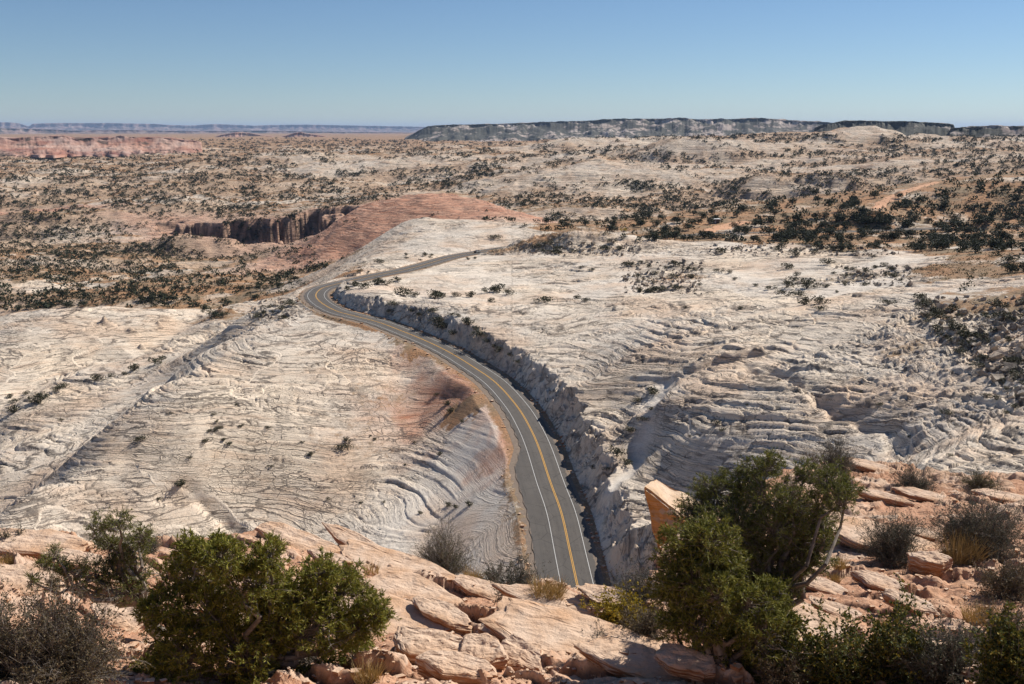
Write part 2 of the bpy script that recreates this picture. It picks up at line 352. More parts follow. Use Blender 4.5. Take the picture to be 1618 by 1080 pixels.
# along the road: fill side and cut side
CUT = np.interp(RS, [0, 60, 130, 210, 260, 300, 340, 380, 460, 520, 560, 900], [12, 10.5, 9, 8, 6, 4, 2.5, 1.5, 1, 1, .6, .4])
for i in range(4, len(RL), 9):
    for off, dz in ((13, CUT[i]*.85), (22, CUT[i]*1.0), (-13, -1.8 if RS[i] < 330 else .3)):
        if RS[i] > 250 and RS[i] < 340 and off > 0: continue
        q = RL[i, :2]+nrm[i]*off; CT.append((math.atan2(q[0], q[1]), math.log(math.hypot(*q)), RL[i, 2]+dz))
CT = np.array(CT)
def tps_fit(P, v, lam):
    n = len(P); d = np.linalg.norm(P[:, None]-P[None], axis=2); K = d*d*np.log(d+1e-9)+np.eye(n)*lam
    Q = np.c_[np.ones(n), P]; A = np.block([[K, Q], [Q.T, np.zeros((3, 3))]])
    return np.linalg.solve(A, np.r_[v, 0, 0, 0])
def tps_eval(P, wt, X, Y):
    out = wt[-3]+wt[-2]*X+wt[-1]*Y
    for k in range(len(P)):
        d2 = (X-P[k, 0])**2+(Y-P[k, 1])**2+1e-12
        out = out+wt[k]*.5*d2*np.log(d2)
    return out
WT = tps_fit(CT[:, :2], CT[:, 2], 3e-5)

# polar grids: one sheet right round the camera, dense in front
def polar(lr_parts, a_dense, a_n, a_coarse):
    lr = [];
    for lo, hi, st in lr_parts: lr.append(np.arange(math.log(lo), math.log(hi)-st*.5, st))
    lr = np.concatenate(lr+[[math.log(lr_parts[-1][1])]])
    ad = np.linspace(-a_dense, a_dense, a_n)
    ac = np.linspace(a_dense, 2*np.pi-a_dense, a_coarse)[1:-1]
    return lr, np.concatenate([ad, ac]), a_n
def up(Z, r0, c0, r1, c1):             # cubic upsampling of a coarse table
    def ax(x0, x):
        t = (x-x0[0])/(x0[1]-x0[0]); i = np.clip(np.floor(t).astype(int), 1, len(x0)-3); f = t-i
        return i, [(-f+2*f*f-f**3)/2, (2-5*f*f+3*f**3)/2, (f+4*f*f-3*f**3)/2, (-f*f+f**3)/2]
    i, wi = ax(r0, r1); Y = sum(Z[i+k-1]*wi[k][:, None] for k in range(4))
    j, wj = ax(c0, c1); return sum(Y[:, j+k-1]*wj[k][None] for k in range(4))

LR, AZ, NA = polar([(60,150,.008),(150,700,.0017),(700,2200,.0032),(2200,4200,.006),(4200,60000,.02)], .60, 1350, 60)
cl = np.linspace(math.log(50), math.log(66000), 330); ca = np.linspace(-.72, .72, 150)
Zc = tps_eval(CT[:, :2], WT, *np.meshgrid(ca, cl)).astype(np.float64)
aw = (AZ+np.pi) % (2*np.pi)-np.pi
Zb = up(Zc, cl, ca, LR, np.clip(aw, -.68, .68))
side = ss(.62, 1.6, np.abs(aw))[None]
Zb = Zb*(1-side)+side*40.0
AA, LL = np.meshgrid(AZ, LR); RR = np.exp(LL); X = RR*np.sin(AA); Y = RR*np.cos(AA)
print('base terrain', Zb.shape, time.time()-T0)

# ---- broad relief
far = ss(550, 1500, RR)
CC_ = undist(430, 350, 1330); cdamp = 1-.75*np.exp(-(((X-CC_[0])/260)**2+((Y-CC_[1])/200)**2))
Zb = Zb+far*cdamp*(5.5*fbm(X/230, Y/300, 4, 3)+np.clip(RR/900, .6, 2.3)*5*(np.abs(fbm(X/420, Y/520, 3, 9))-.35))*ss(60000, 9000, RR)
Zb = Zb+ss(600, 1000, RR)*cdamp*(1-.6*ss(620, 640, RR)*(AA > azp(800))*ss(1150, 1000, RR))*ss(5200, 3000, RR)*(6.5*(.30-np.abs(fbm(X/130, Y/150, 4, 6, .55)))+1.8*np.abs(fbm(X/38, Y/45, 3, 10)))
RN = np.full(RR.shape, 1.0)
for p_ in RL[::4]: RN = np.minimum(RN, np.clip((np.maximum(np.abs(X-p_[0]), np.abs(Y-p_[1]))-12)/40, 0, 1))
Zb = Zb+ss(150, 260, RR)*(1-far*.6)*RN*(1.1*fbm(X/38, Y/50, 3, 5))
# canyon cut into the valley, its far wall in shadow
def pline_d(xs, pts):
    d = np.full(xs[0].shape, 1e9); tt = np.zeros(xs[0].shape)
    for k in range(len(pts)-1):
        ax_, ay = pts[k][:2]; bx, by = pts[k+1][:2]; ex, ey = bx-ax_, by-ay; L = ex*ex+ey*ey
        t = np.clip(((xs[0]-ax_)*ex+(xs[1]-ay)*ey)/L, 0, 1); q = np.hypot(xs[0]-ax_-t*ex, xs[1]-ay-t*ey)
        m = q < d; d[m] = q[m]; tt[m] = k+t[m]
    return d, tt
CAN = [undist(px, 350, r)[:2] for px, r in ((255,1480),(300,1400),(345,1390),(385,1340),(430,1330),(470,1330),(515,1345),(550,1365),(580,1380))]
CANW = [8, 26, 34, 52, 60, 58, 36, 14, 5]
box = (RR > 1100) & (RR < 2000) & (AA < -.08) & (AA > -.42)
ii = np.where(box)
cd, ctt = pline_d((X[ii]+30*fbm(X[ii]/75, Y[ii]/75, 4, 21, .6), Y[ii]+30*fbm(X[ii]/75, Y[ii]/75, 4, 22, .6)), CAN)
cw = np.interp(ctt, range(len(CANW)), CANW)
Zb -= 13*np.exp(-(((X-CAN[3][0]-15)/110)**2+((Y-CAN[3][1]+100)/70)**2))
wall = ss(cw+10, cw-6, cd)+.12*fbm(X[ii]/14, Y[ii]/9, 3, 23)*ss(cw+14, cw+2, cd)*ss(cw-16, cw-4, cd)
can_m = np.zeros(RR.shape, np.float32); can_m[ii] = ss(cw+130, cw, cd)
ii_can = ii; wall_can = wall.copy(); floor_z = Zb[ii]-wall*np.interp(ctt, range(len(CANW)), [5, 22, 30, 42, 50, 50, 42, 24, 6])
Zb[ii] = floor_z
# rounded outcrops: (px, py, z of the foot, radius m, height m, stretch)
def dome(px, r, rad, h, st=1.0, p=2.0, a=0.0):
    c = undist(px, 300, r); dx = X-c[0]; dy = Y-c[1]; ca_, sa = math.cos(a), math.sin(a)
    q = np.sqrt(((dx*ca_+dy*sa)/(rad*st))**2+((-dx*sa+dy*ca_)/rad)**2)+.12*fbm(X/rad*1.5, Y/rad*1.5, 2, 77)
    return h*ss(1, 0, q)**(1/p)
for a in ((335,1250,46,15,1.9,2.0),(280,1250,45,14,1.8),(1355,2350,95,27,1.5,2.6),(1300,2450,150,24,1.8),(1425,2500,110,24,1.9,2.6),(1095,2050,110,26,1.5,2.0),(1140,2150,200,22,2.0),(1255,1330,48,17,2.2,3.2),(1310,1345,30,13,1.6,2.6),(1195,1340,45,10,1.8,2.4),
          (870,1700,130,18,1.9),(930,1500,120,16,1.7),(1000,1560,130,15,2.2),(950,2500,220,26,2.4),(600,2200,260,22,2.2),(420,2400,200,16,2.4),(1480,2300,120,20,1.6),(1560,2700,160,22,1.8),(1200,3000,240,24,2.2,3),
          (838,604,14,5.0,1.6),(880,588,20,5.0,2.0),(930,588,22,5.0,2.0),(985,575,22,4.2,2.0),(60,1560,70,16,2.2,3),(20,1500,60,14,1.6,3)):
    Zb += dome(*a)
# pinnacles and gully on the left ridge
for a in ((147,570,1.6,3.2,1.6,.8),(150,569,4.5,2,1.5,1),(236,575,2.2,2.6,1.5,.8),(337,590,2.0,3.4,1.5,.8),(345,587,6,3,1.6,1),(331,586,5,2.4,1.4,1),(205,545,2.4,3,1.2,1),(325,560,5,3,1.8,1),(190,560,2.5,2.5,2,1)):
    Zb += dome(*a)
GUL = [un(*t)[:2] for t in ((-60,700,-17),(30,645,-23),(100,612,-22),(160,595,-21),(220,582,-19),(255,560,-18),(300,525,-13),(345,490,-8),(390,480,-6))]
m = (RR > 380) & (RR < 700) & (AA < -.2); ii = np.where(m); gd, _ = pline_d((X[ii], Y[ii]), GUL); Zb[ii] -= 4.5*np.exp(-(gd/9)**2)
GUL2 = [un(*t)[:2] for t in ((1045,610,27),(1028,645,26),(1010,680,24),(985,710,21.5),(955,740,19),(940,770,17))]
GUL3 = [un(*t)[:2] for t in ((1180,580,36),(1260,612,37),(1330,655,36),(1400,680,37),(1440,715,39))]
m = (RR > 130) & (RR < 420) & (AA > .03) & (AA < .5); ii = np.where(m)
gd, _ = pline_d((X[ii]+2*fbm(X[ii]/8, Y[ii]/8, 2, 4), Y[ii]), GUL2); Zb[ii] -= 1.9*np.exp(-(gd/3.5)**2); pale_ii = (ii, .9*np.exp(-(gd/3)**2))
gd, _ = pline_d((X[ii]+2*fbm(X[ii]/8, Y[ii]/8, 2, 4), Y[ii]+2*fbm(X[ii]/9, Y[ii]/9, 2, 8)), GUL3); Zb[ii] -= 1.9*np.exp(-(gd/2.4)**2)
GUL4 = [un(*t)[:2] for t in ((255,745,5),(300,775,-2),(345,805,-7),(390,835,-9))]
m = (RR > 200) & (RR < 360) & (AA < -.1); ii = np.where(m); gd, _ = pline_d((X[ii]+2*fbm(X[ii]/8, Y[ii]/8, 2, 4), Y[ii]), GUL4); Zb[ii] -= 2.4*np.exp(-(gd/2.6)**2)
# overhung ledge on the right slope
c = undist(1150, 565, 285); c2 = undist(1085, 553, 290)
dx = X-c[0]+2.5*fbm(X/7, Y/7, 3, 2); dy = Y-c[1]-1.5*np.cos(np.clip(dx/9, -3, 3))+.8*gn(X/4, Y/4, 2)
lip = ss(15, 8, np.abs(dx))*ss(-2.4, -.4, dy)*np.exp(-np.clip(dy, 0, 99)/8)*2.1*(1+.5*gn(X/3.5, Y/9, 6))
Zb += lip*ss(500, 400, RR)

# ---- soil, red rock and pale masks (world fields)
soil = np.zeros(RR.shape)
azpx = lambda *p: [azp(q) for q in p]
r_in = np.interp(AA, azpx(780, 830, 1000, 1130, 1300, 1420, 1500, 1618, 1700), [900, 690, 612, 590, 545, 520, 470, 430, 400])
r_out = np.interp(AA, azpx(780, 850, 1000, 1300, 1618, 1750), [760, 800, 900, 1000, 1300, 1400])
nn = fbm(X/40, Y/40, 4, 41)
plateau = ss(-14, 14, RR-r_in+22*nn)*ss(40, -30, RR-r_out+30*nn)*ss(-.03, .015, AA-azp(812))*(AA < 1)
soil = np.maximum(soil, plateau*(.78+.5*nn))
vn = fbm(X/170, Y/90, 4, 51)+.35*fbm(X/30, Y/22, 3, 52)
valley = ss(600, 760, RR+60*nn)*(AA < azp(560)+.02*nn)+ss(950, 1150, RR)*(AA >= azp(560))
flat = np.clip(np.abs(np.gradient(Zb, axis=0)/(np.gradient(RR, axis=0)+1e-6)), 0, 1)
redm = np.zeros(RR.shape)
def blob(px, py, z, rx, ry, soft=.5, warp=.25):
    c = un(px, py, z); q = np.hypot((X-c[0])/rx, (Y-c[1])/ry)+warp*fbm(X/rx*1.7, Y/ry*1.7, 3, 61)
    return ss(1+soft, 1-soft, q)
redm = np.maximum(redm, blob(640, 345, 15, 150, 160, .35)*ss(860, 920, RR+15*nn))
redm = np.maximum(redm, blob(500, 395, -18, 75, 100, .4)*.8*ss(760, 840, RR))
redm = np.maximum(redm, np.clip(can_m*.9+.3*can_m*vn, 0, 1)*.75)
for px, py, z, rx, ry, k in ((708,642,9,17,18,1.0),(738,612,13,9,12,1.0),(650,655,8,22,18,.30),(655,572,16,7,10,.6),(808,725,5,5,24,.95),(785,765,1,8,9,.7),(770,690,6,6,10,.5)):
    redm = np.maximum(redm, k*blob(px, py, z, rx, ry, .8, .5))
redm = np.maximum(redm, blob(30, 335, -22, 140, 60, .5)*.95)
redm = np.maximum(redm, blob(-60, 335, -22, 140, 60, .5)*.9)
soil = np.maximum(soil, valley*ss(.10, -.10, flat-.10)*np.clip(.80+1.0*vn, 0, 1)*ss(9000, 3000, RR)*(1-redm*.7))
soil = np.maximum(soil, ss(3200, 5000, RR)*.75)
for px, py, z, rx, ry, k in ((716,640,9,7,9,.42),(690,655,7,6,7,.38),(655,575,15,5,9,.7),(735,600,14,6,9,.9),(800,705,7,2.5,16,.38),(812,745,5,3,12,.38),(770,765,1,5,6,.4),(610,640,8,14,16,.42),(560,690,4,18,14,.38),(800,850,-1,4,16,.42),(735,660,9,8,8,.9),(640,555,17,8,7,.6),
    (1540,430,47,22,35,.8),(1600,480,53,20,40,.7),(1530,500,50,18,12,.55),(1430,560,45,8,6,.5),(1370,440,40,26,10,.5),(600,905,-4,20,8,.4),(350,500,-4,22,14,.55),(430,492,2,18,14,.6),(1060,440,33,22,16,.5),
    (560,425,24,10,20,.5),(500,452,20,26,18,.8),(870,395,31,40,14,.6),(1000,400,34,30,8,.4)):
    soil = np.maximum(soil, k*blob(px, py, z, rx, ry, .5, .4))
pale = np.zeros(RR.shape, np.float32)
pale = np.maximum(pale, .8*blob(760, 740, 3, 12, 30, .5)*(AA < azp(862, 740)))
pale = np.maximum(pale, .75*blob(720, 800, 0, 24, 34, .6)*(AA < azp(850, 760))*(RR < 330))
pale = np.maximum(pale, .6*blob(640, 600, 13, 6, 22, .6)*.8)
pale = np.maximum(pale, .5*ss(1000, 500, RR)*ss(-.02, .05, AA-azp(560))*ss(.1, -.1, fbm(X/60, Y/60, 3, 33))*ss(300, 380, RR))
pale[pale_ii[0]] = np.maximum(pale[pale_ii[0]], pale_ii[1])
bare = np.zeros(RR.shape)
for px, r_, rad, st in ((1355,2330,110,1.2),(1095,2030,130,1.3),(1140,2130,190,1.8),(930,1500,170,1.9),(1010,1560,130,2.0),(880,1700,120,1.8),(1425,2480,120,1.5),(1180,1900,120,2.2),(980,2480,240,2.0),(1400,1750,120,2.6),(760,1500,90,2),(620,2150,200,2),(1250,1300,45,2.4)):
    c_ = undist(px, 300, r_); bare = np.maximum(bare, ss(1.0, .45, np.hypot((X-c_[0])/(rad*st*.8), (Y-c_[1])/(rad*.8))+.55*fbm(X/60, Y/60, 4, 44, .6)))
soil = np.clip(soil*(1-.75*bare), 0, 1)
tanm = np.clip(ss(560, 900, RR)*(AA < azp(560)+.02*nn)+ss(1000, 1300, RR)*(AA >= azp(560)), 0, 1)*ss(-.65, .15, fbm(X/210, Y/150, 4, 58))*ss(20000, 9000, RR)*(1-redm)*(1-.8*bare)

# ---- road bench (lateral distance to the centre line)
ROADD = np.full(RR.shape, 1e3, np.float32); ROADZ = np.zeros(RR.shape, np.float32); ROADS = np.zeros(RR.shape, np.float32)
cand = (RR > 150) & (RR < 1000) & (np.abs(AA) < .62)
ci = np.where(cand.ravel())[0]
cx = X.ravel()[ci]; cy = Y.ravel()[ci]
rb = RL[::10]; keep = np.zeros(len(ci), bool)
for p in rb: keep |= (np.abs(cx-p[0]) < 42) & (np.abs(cy-p[1]) < 42)
ci = ci[keep]; cx = cx[keep]; cy = cy[keep]
bd = np.full(len(ci), 1e9); bi = np.zeros(len(ci), int)
for k in range(0, len(RL), 2):
    d2 = (cx-RL[k, 0])**2+(cy-RL[k, 1])**2; mm = d2 < bd; bd[mm] = d2[mm]; bi[mm] = k
tx = tan[bi, 0]; ty = tan[bi, 1]; dx = cx-RL[bi, 0]; dy = cy-RL[bi, 1]
al = dx*tx+dy*ty; la = dx*ty-dy*tx     # + = right of travel
ROADD.ravel()[ci] = la; ROADS.ravel()[ci] = RS[bi]+al
ROADZ.ravel()[ci] = np.interp(RS[bi]+al, RS, RL[:, 2])
RSC = RS[::4]
WR = np.interp(RS, [0, 60, 75, 900], [5.3, 5.3, 5.2, 5.0])                 # half width of paving on the right
WL = np.interp(RS, [0, 76, 90, 900], [8.6, 8.6, 5.2, 5.0])                  # turnout on the left near the bottom
lat = ROADD; onr = np.abs(lat) < 900
hr = np.where(lat > 0, np.interp(ROADS, RS, WR)+2.5, np.interp(ROADS, RS, WL)+2.6)
ex = np.abs(lat)-hr

# ---- bedding: cross-bedded layers stepping up the slopes, broken into blocks
NEAR = ss(1500, 800, RR)
wx = fbm(X/70, Y/70, 3, 11); wy = fbm(X/55, Y/55, 3, 12)
tilt = .32*gn(X/160, Y/160, 13)+.12
SET = np.floor(Zb*.085+1.5*fbm(X/95, Y/80, 3, 24)+.2*fbm(X/12, Y/12, 2, 25))
tset = (hsh(SET, 5)-.42)*.95
U = (Zb*.55+Y*.085+X*(tilt*.05+tset*.085))+1.2*wx+.10*fbm(X/13, Y/9, 3, 14)+.03*fbm(X/3, Y/2.5, 2, 26)
big = 1/np.clip(RR/420, .75, 3.5)
U = U*1.0
U = U+.30*gn(U*.9, X*.004, 15)
Vc = X*.93-Y*.18*np.sign(X)*.6+7*wy+.35*fbm(X/3.1, Y/4.1, 3, 16)
slick = (1-.85*soil)
am = np.clip(.52+.75*fbm(X/45, Y/40, 3, 17), .08, 1.15)*slick
def beds(U, amp, seed, wj, jm, gw):
    gw = np.clip(np.maximum(gw, 2.4*dU), 0, .45); amp = amp*ss(.34, .12, dU)
    n = np.floor(U); f = U-n; h1 = hsh(n, seed)
    cw_ = wj*(.7+1.2*h1); q = Vc/cw_+hsh(n, seed+1)*31; qn = np.floor(q); g = q-qn
    hj = hsh(qn*131+n*17, seed+2)
    jd = np.minimum(g, 1-g)*cw_
    rise = ss(0, gw, f)
    loc = .22+.95*ss(-.22, .30, gn(Vc/17+h1*9, n*3.1+U*.15, seed+8))
    amp = amp*loc
    bulge = (1-(2*f-1)**2)
    blk = .55+.9*hj                                   # each block its own height
    z = amp*(rise*(1-f)**.7*blk*1.15+.35*bulge)
    gr = ss(gw*.55, 0, np.minimum(f, 1-f))            # parting between beds
    fade = ss(-.05, .30, gn(Vc/14+h1*9, n*3.1, seed+5)+.25)
    gj = ss(.5, .1, jd)*jm*(hj > .45)
    z -= amp*(.9*gr*fade+1.0*gj)
    z -= amp*.35*ss(2.2, .3, jd)*jm
    return z, np.maximum(gr*fade, gj)
jm = ss(-.05, .30, fbm(X/60+7, Y/60, 3, 18))
def blocks(u, v, seed):
    iu = np.floor(u); iv = np.floor(v); f1 = np.full(u.shape, 9., np.float32); f2 = f1.copy(); hid = np.zeros(u.shape, np.float32)
    for a in (-1, 0, 1):
        for b_ in (-1, 0, 1):
            k = (iu+a)*7919+(iv+b_)*104729; h1 = hsh(k, seed); h2 = hsh(k, seed+1)
            d = np.hypot(iu+a+.12+.76*h1-u, iv+b_+.12+.76*h2-v).astype(np.float32)
            m = d < f1; f2 = np.where(m, f1, np.minimum(f2, d)); hid = np.where(m, h1, hid); f1 = np.where(m, d, f1)
    return f2-f1, hid
steep = np.clip(np.abs(np.gradient(Zb, axis=0)/(np.gradient(RR, axis=0)+1e-6)), 0, 2)
am = am*ss(1.1, .45, steep)
gU = np.hypot(np.gradient(U, axis=0)/(np.gradient(RR, axis=0)+1e-6), np.gradient(U, axis=1)/(RR*np.gradient(AZ)[None]+1e-6))
am = np.minimum(am, .15/(gU+.02))*ss(.95, .42, gU)
DR = np.gradient(RR, axis=0); DA = RR*np.gradient(np.where(np.abs(AZ) < .61, AZ, np.nan) if 0 else AZ)[None]
dU = np.abs(np.gradient(U, axis=0))*1.0+np.abs(np.gradient(U, axis=1))*.6
Zd, cr1 = beds(U, am*.66, 3, 8.0, jm, .10)
bw = .05*fbm(X/2.2, Y/2.2, 2, 27)
bd1, bh1 = blocks(U*1.25+bw, Vc/10.5+.25*fbm(X/5, Y/5, 2, 28)+bw, 61)
gate1 = ss(-.30, .22, fbm(X/34+3, Y/30, 3, 29)); gwd = np.clip(np.maximum(.05, 1.1*dU), 0, .20)
bz = am*ss(.34, .12, dU)*gate1*(.42*ss(0, .55, bd1)+.38*(bh1-.5)*ss(0, gwd, bd1)-.50*ss(gwd, 0, bd1)); bc1 = ss(gwd*.8, gwd*.1, bd1)*gate1*ss(.50, .22, dU)
bd2, bh2 = blocks(U*2.7+bw, Vc/5.2+bw*2, 71)
gate2 = ss(-.15, .30, fbm(X/22+9, Y/20, 3, 30))*ss(520, 330, RR)
bz = bz+am*ss(.2, .08, dU)*gate2*(.16*ss(0, .5, bd2)-.20*ss(.12, 0, bd2)); bc2 = ss(.10, .02, bd2)*gate2*.6
dU = dU*2.6
Z2, cr2 = beds(U*2.6+.4*wx, am*.20*ss(900, 500, RR), 31, 6.0, jm*.35, .12)
det = 1.0*Zd+Z2+bz+ss(90, 160, RR)*(.13*fbm(X/2.6, Y/2.6, 3, 19)*am)
det = det*(1-.65*np.clip(pale*1.3, 0, 1))*(1-.5*ss(.2, .6, redm)*ss(600, 500, RR))*(1+.9*ss(700, 1600, RR)*ss(5000, 3000, RR))*ss(16000, 6000, RR)
rmask = ss(-.5, 5, ex)
det = det*np.where(onr, rmask, 1)
# rough broken ground: boulder-strewn patches
rough = np.zeros(RR.shape)
for px, py, z, rx, ry, k in ((1560,520,52,34,46,1.3),(1500,560,48,16,20,1.0),(1060,440,33,26,22,1.0),(1380,440,40,34,12,.8),(870,392,31.5,45,20,1.2),(970,398,33,40,12,.9),(430,495,2,22,22,.9),(1150,395,37,60,12,.8),(1600,600,50,20,20,.9)):
    rough = np.maximum(rough, k*blob(px, py, z, rx, ry, .5, .5))
rb_ = fbm(X/3.4, Y/3.4, 4, 71); det += rough*np.where(onr, rmask, 1)*(.5*np.abs(rb_)+.5*ss(.05, .15, fbm(X/5, Y/3.6, 3, 73))+.5*fbm(X/11, Y/9, 3, 72))
Z = Zb+det
# bench, fill slope on the left, blasted cut on the right
jag = 1.5*fbm(X/4.5, Y/4.5, 4, 81, .6)+.9*np.floor(2.2*gn(ROADS/3.3, Z*.35, 84))/2.2*1.2+1.1*gn(ROADS/5., X*0+3.3, 82)
cutk = np.interp(ROADS, RS, CUT)
slope_r = np.where(cutk > 3, 1.27+.25*gn(ROADS/13, X*0, 83), .8)
exj = ex+jag*ss(0, 1.5, ex)*np.clip(cutk/8, .1, 1)
up_lim = ROADZ-.18+np.maximum(exj, 0)*np.where(lat > 0, slope_r, .9)+ss(0, 2, ex)*np.where(cutk > 3, .5, 0)*(lat > 0)
dn_lim = ROADZ-.18-np.maximum(ex, 0)*np.where(lat > 0, .8, .62)
S_H = RS[[i for i in range(150, len(RL)) if 809+F*RL[i, 0]/(RL[i, 1]*cp-(RL[i, 2]-EYE)*sp) > 560 and RS[i] > 340][0]]
exc = np.maximum(ex, 0)
up_lim = np.where((lat < 0) & (ROADS < S_H+6), ROADZ-.2-.12*exc, up_lim)
up_lim = np.where((lat > 0) & (ROADS > S_H-45) & (ROADS < S_H+110), np.minimum(up_lim, ROADZ-.1+.07*exc), up_lim)
mz = np.where(onr & (ex < 34), np.clip(Z, dn_lim, up_lim), Z)
bench = onr & (ex <= 0)
Z = np.where(bench, ROADZ-.18, mz)
cutface = onr & (ex > 0) & (Z > up_lim-.6) & (lat > 0)
crack_or_shade = np.clip(np.maximum(np.maximum(cr1*.8, cr2*.5), np.maximum(bc1, bc2))*(.45+.55*am), 0, 1)*slick*(1-.8*pale)*ss(1600, 900, RR)
crack_or_shade = np.where(cutface | bench, 0, crack_or_shade)
crack_or_shade[ii_can] = np.maximum(crack_or_shade[ii_can], .75*ss(.03, .2, wall_can)*ss(1.0, .75, wall_can))  # canyon wall's shade painted in as dark colour between rim and floor
soil = np.where(bench, .62, soil)
# shoulder dirt on the fill side
fillm = onr & (lat < 0) & (ex > 0) & (ex < 5) & (ROADS < 260)
soil = np.where(fillm, np.maximum(soil, .75*ss(5, 0, ex)*(.8+.4*nn)), soil)
# lower the sheet below where the near ledge stands
attrs = dict(bed=np.stack([Vc, U*1.0, X*0], -1).reshape(-1, 3), soil=soil.ravel(), red=redm.ravel(), crack_or_shade=crack_or_shade.ravel(), pale=pale.ravel(), dist=RR.ravel(), calm=np.clip(np.maximum(pale, ss(1.6, 2.6, gU)*ss(700, 500, RR)), 0, 1).ravel(), tan=tanm.ravel())
def gridfaces(nr, nc, wrap):
    i = np.arange(nr-1)[:, None]*nc; j = np.arange(nc if wrap else nc-1)[None]; j2 = (j+1) % nc
    return np.stack([i+j, i+j2, i+nc+j2, i+nc+j], -1).reshape(-1, 4)[:, ::-1]
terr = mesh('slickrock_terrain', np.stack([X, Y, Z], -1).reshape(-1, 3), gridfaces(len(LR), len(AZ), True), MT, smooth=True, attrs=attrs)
tag(terr, 'wide expanse of pale cross-bedded slickrock, valleys and desert flats reaching the horizon', 'terrain', kind='structure')
print('terrain', len(terr.data.vertices), time.time()-T0)
def zat(x, y, G=None):
    r = np.hypot(x, y); a = np.arctan2(x, y); L_, N_, G = (LR, NA, Z if G is None else G)
    i = np.interp(np.log(r), L_, np.arange(len(L_))); j = (a+.60)/1.2*(N_-1)
    j = np.clip(j, 0, N_-1.001); i = np.clip(i, 0, len(L_)-1.001); i0 = np.floor(i).astype(int); j0 = np.floor(j).astype(int); fi = i-i0; fj = j-j0
    return G[i0, j0]*(1-fi)*(1-fj)+G[i0+1, j0]*fi*(1-fj)+G[i0, j0+1]*(1-fi)*fj+G[i0+1, j0+1]*fi*fj
ELV = (Z-EYE)/RR
def hit(px, py, rmin=0):               # first ground point along a sight line
    x, y, d = ray(px, py); a = math.atan2(x, y); t = d/math.hypot(x, y)
    j = int(np.clip(round((a+.60)/1.2*(NA-1)), 0, NA-1)); col = ELV[:, j]
    i0 = int(np.searchsorted(LR, math.log(rmin))) if rmin else 0
    k = np.where(col[i0:] >= t)[0]
    if not len(k): return None
    k = k[0]+i0; r = math.exp(LR[k])
    return np.array((r*math.sin(a), r*math.cos(a), Z[k, j]))

# ------------------------------------------------------------------ road
def strip(name, lats, mat, parent=None, s0=0, s1=None, dz=0.0, lane=False, crown=.06):
    s = RS if s1 is None else RS[(RS >= s0) & (RS <= s1)]; idx = (s/2).astype(int)
    V = []; L_ = []
    for l in lats:
        lv = l[idx] if isinstance(l, np.ndarray) else np.full(len(idx), l)
        V.append(np.c_[RL[idx, :2]+nrm[idx]*lv[:, None], RL[idx, 2]+dz+crown*(1-np.abs(lv)/5)]); L_.append(np.c_[lv, s, np.minimum(WL[idx]+lv, WR[idx]-lv)])
    V = np.stack(V, 1); n = len(idx); k = len(lats)
    return mesh(name, V.reshape(-1, 3), gridfaces(n, k, False)[:, ::-1], mat, parent, attrs=dict(lane=np.stack(L_, 1).reshape(-1, 3)) if lane else None)
wl_edge = WL+.25*np.sin(RS*.9); wr_edge = WR+.1*np.sin(RS*1.3)
shoulder = strip('road_shoulder', [-(WL+1.9), -WL*.98, WR*.98, WR+.9], M_SHOULDER, dz=-.12)
tag(shoulder, 'strip of brown gravel along the paved highway', 'road shoulder', kind='structure')
road = strip('road', [-wl_edge, -3.6, -1.2, 1.2, 3.6, wr_edge], M_ASPH, dz=.02, lane=True)
tag(road, 'grey two-lane highway winding down through pale rock', 'road', kind='structure')
strip('edge_line', [-3.70, -3.57], M_WHITE, road, dz=.04); strip('edge_line', [3.57, 3.70], M_WHITE, road, dz=.04)
strip('centre_line', [-.24, -.08], M_YEL, road, dz=.04); strip('centre_line', [.08, .24], M_YEL, road, dz=.04)

# dirt track and pullout, draped on the plateau
def drape(name, pts, widths, label):
    P_ = np.array([hit(a, b, 480) for a, b in pts]); d = np.r_[0, np.cumsum(np.hypot(*np.diff(P_[:, :2], axis=0).T))]
    s = np.arange(0, d[-1], 3.0); c_ = np.c_[np.interp(s, d, P_[:, 0]), np.interp(s, d, P_[:, 1])]
    for _ in range(6): c_[1:-1] = .25*c_[:-2]+.5*c_[1:-1]+.25*c_[2:]
    t_ = np.gradient(c_, axis=0); t_ /= np.linalg.norm(t_, axis=1)[:, None]; n_ = np.c_[t_[:, 1], -t_[:, 0]]
    wd = np.interp(s, d, widths); ls = np.linspace(-1, 1, 9)
    V = np.stack([c_+n_*(wd*l*(1+.2*np.sin(s*.31+l*2)))[:, None] for l in ls], 1)
    zz = zat(V[..., 0], V[..., 1]); zz = np.maximum(zz, zz.mean(1, keepdims=True)-.2)+.3; zz[:, 0] -= .5; zz[:, -1] -= .5
    o = mesh(name, np.concatenate([V, zz[..., None]], -1).reshape(-1, 3), gridfaces(len(s), len(ls), False)[:, ::-1], M_DIRT, smooth=True)
    return tag(o, label, 'track', kind='structure')
drape('dirt_track', [(1383,330),(1392,322),(1405,314),(1425,305),(1445,298),(1465,292),(1482,288)], [3, 5, 6, 5, 4.5, 4, 3], 'orange dirt track climbing through the junipers at upper right')
drape('dirt_pullout', [(1118,366),(1135,360),(1155,354),(1185,350)], [4, 8, 8, 4], 'orange bare dirt turnout beside the highway on the plateau')
print('roads', time.time()-T0)
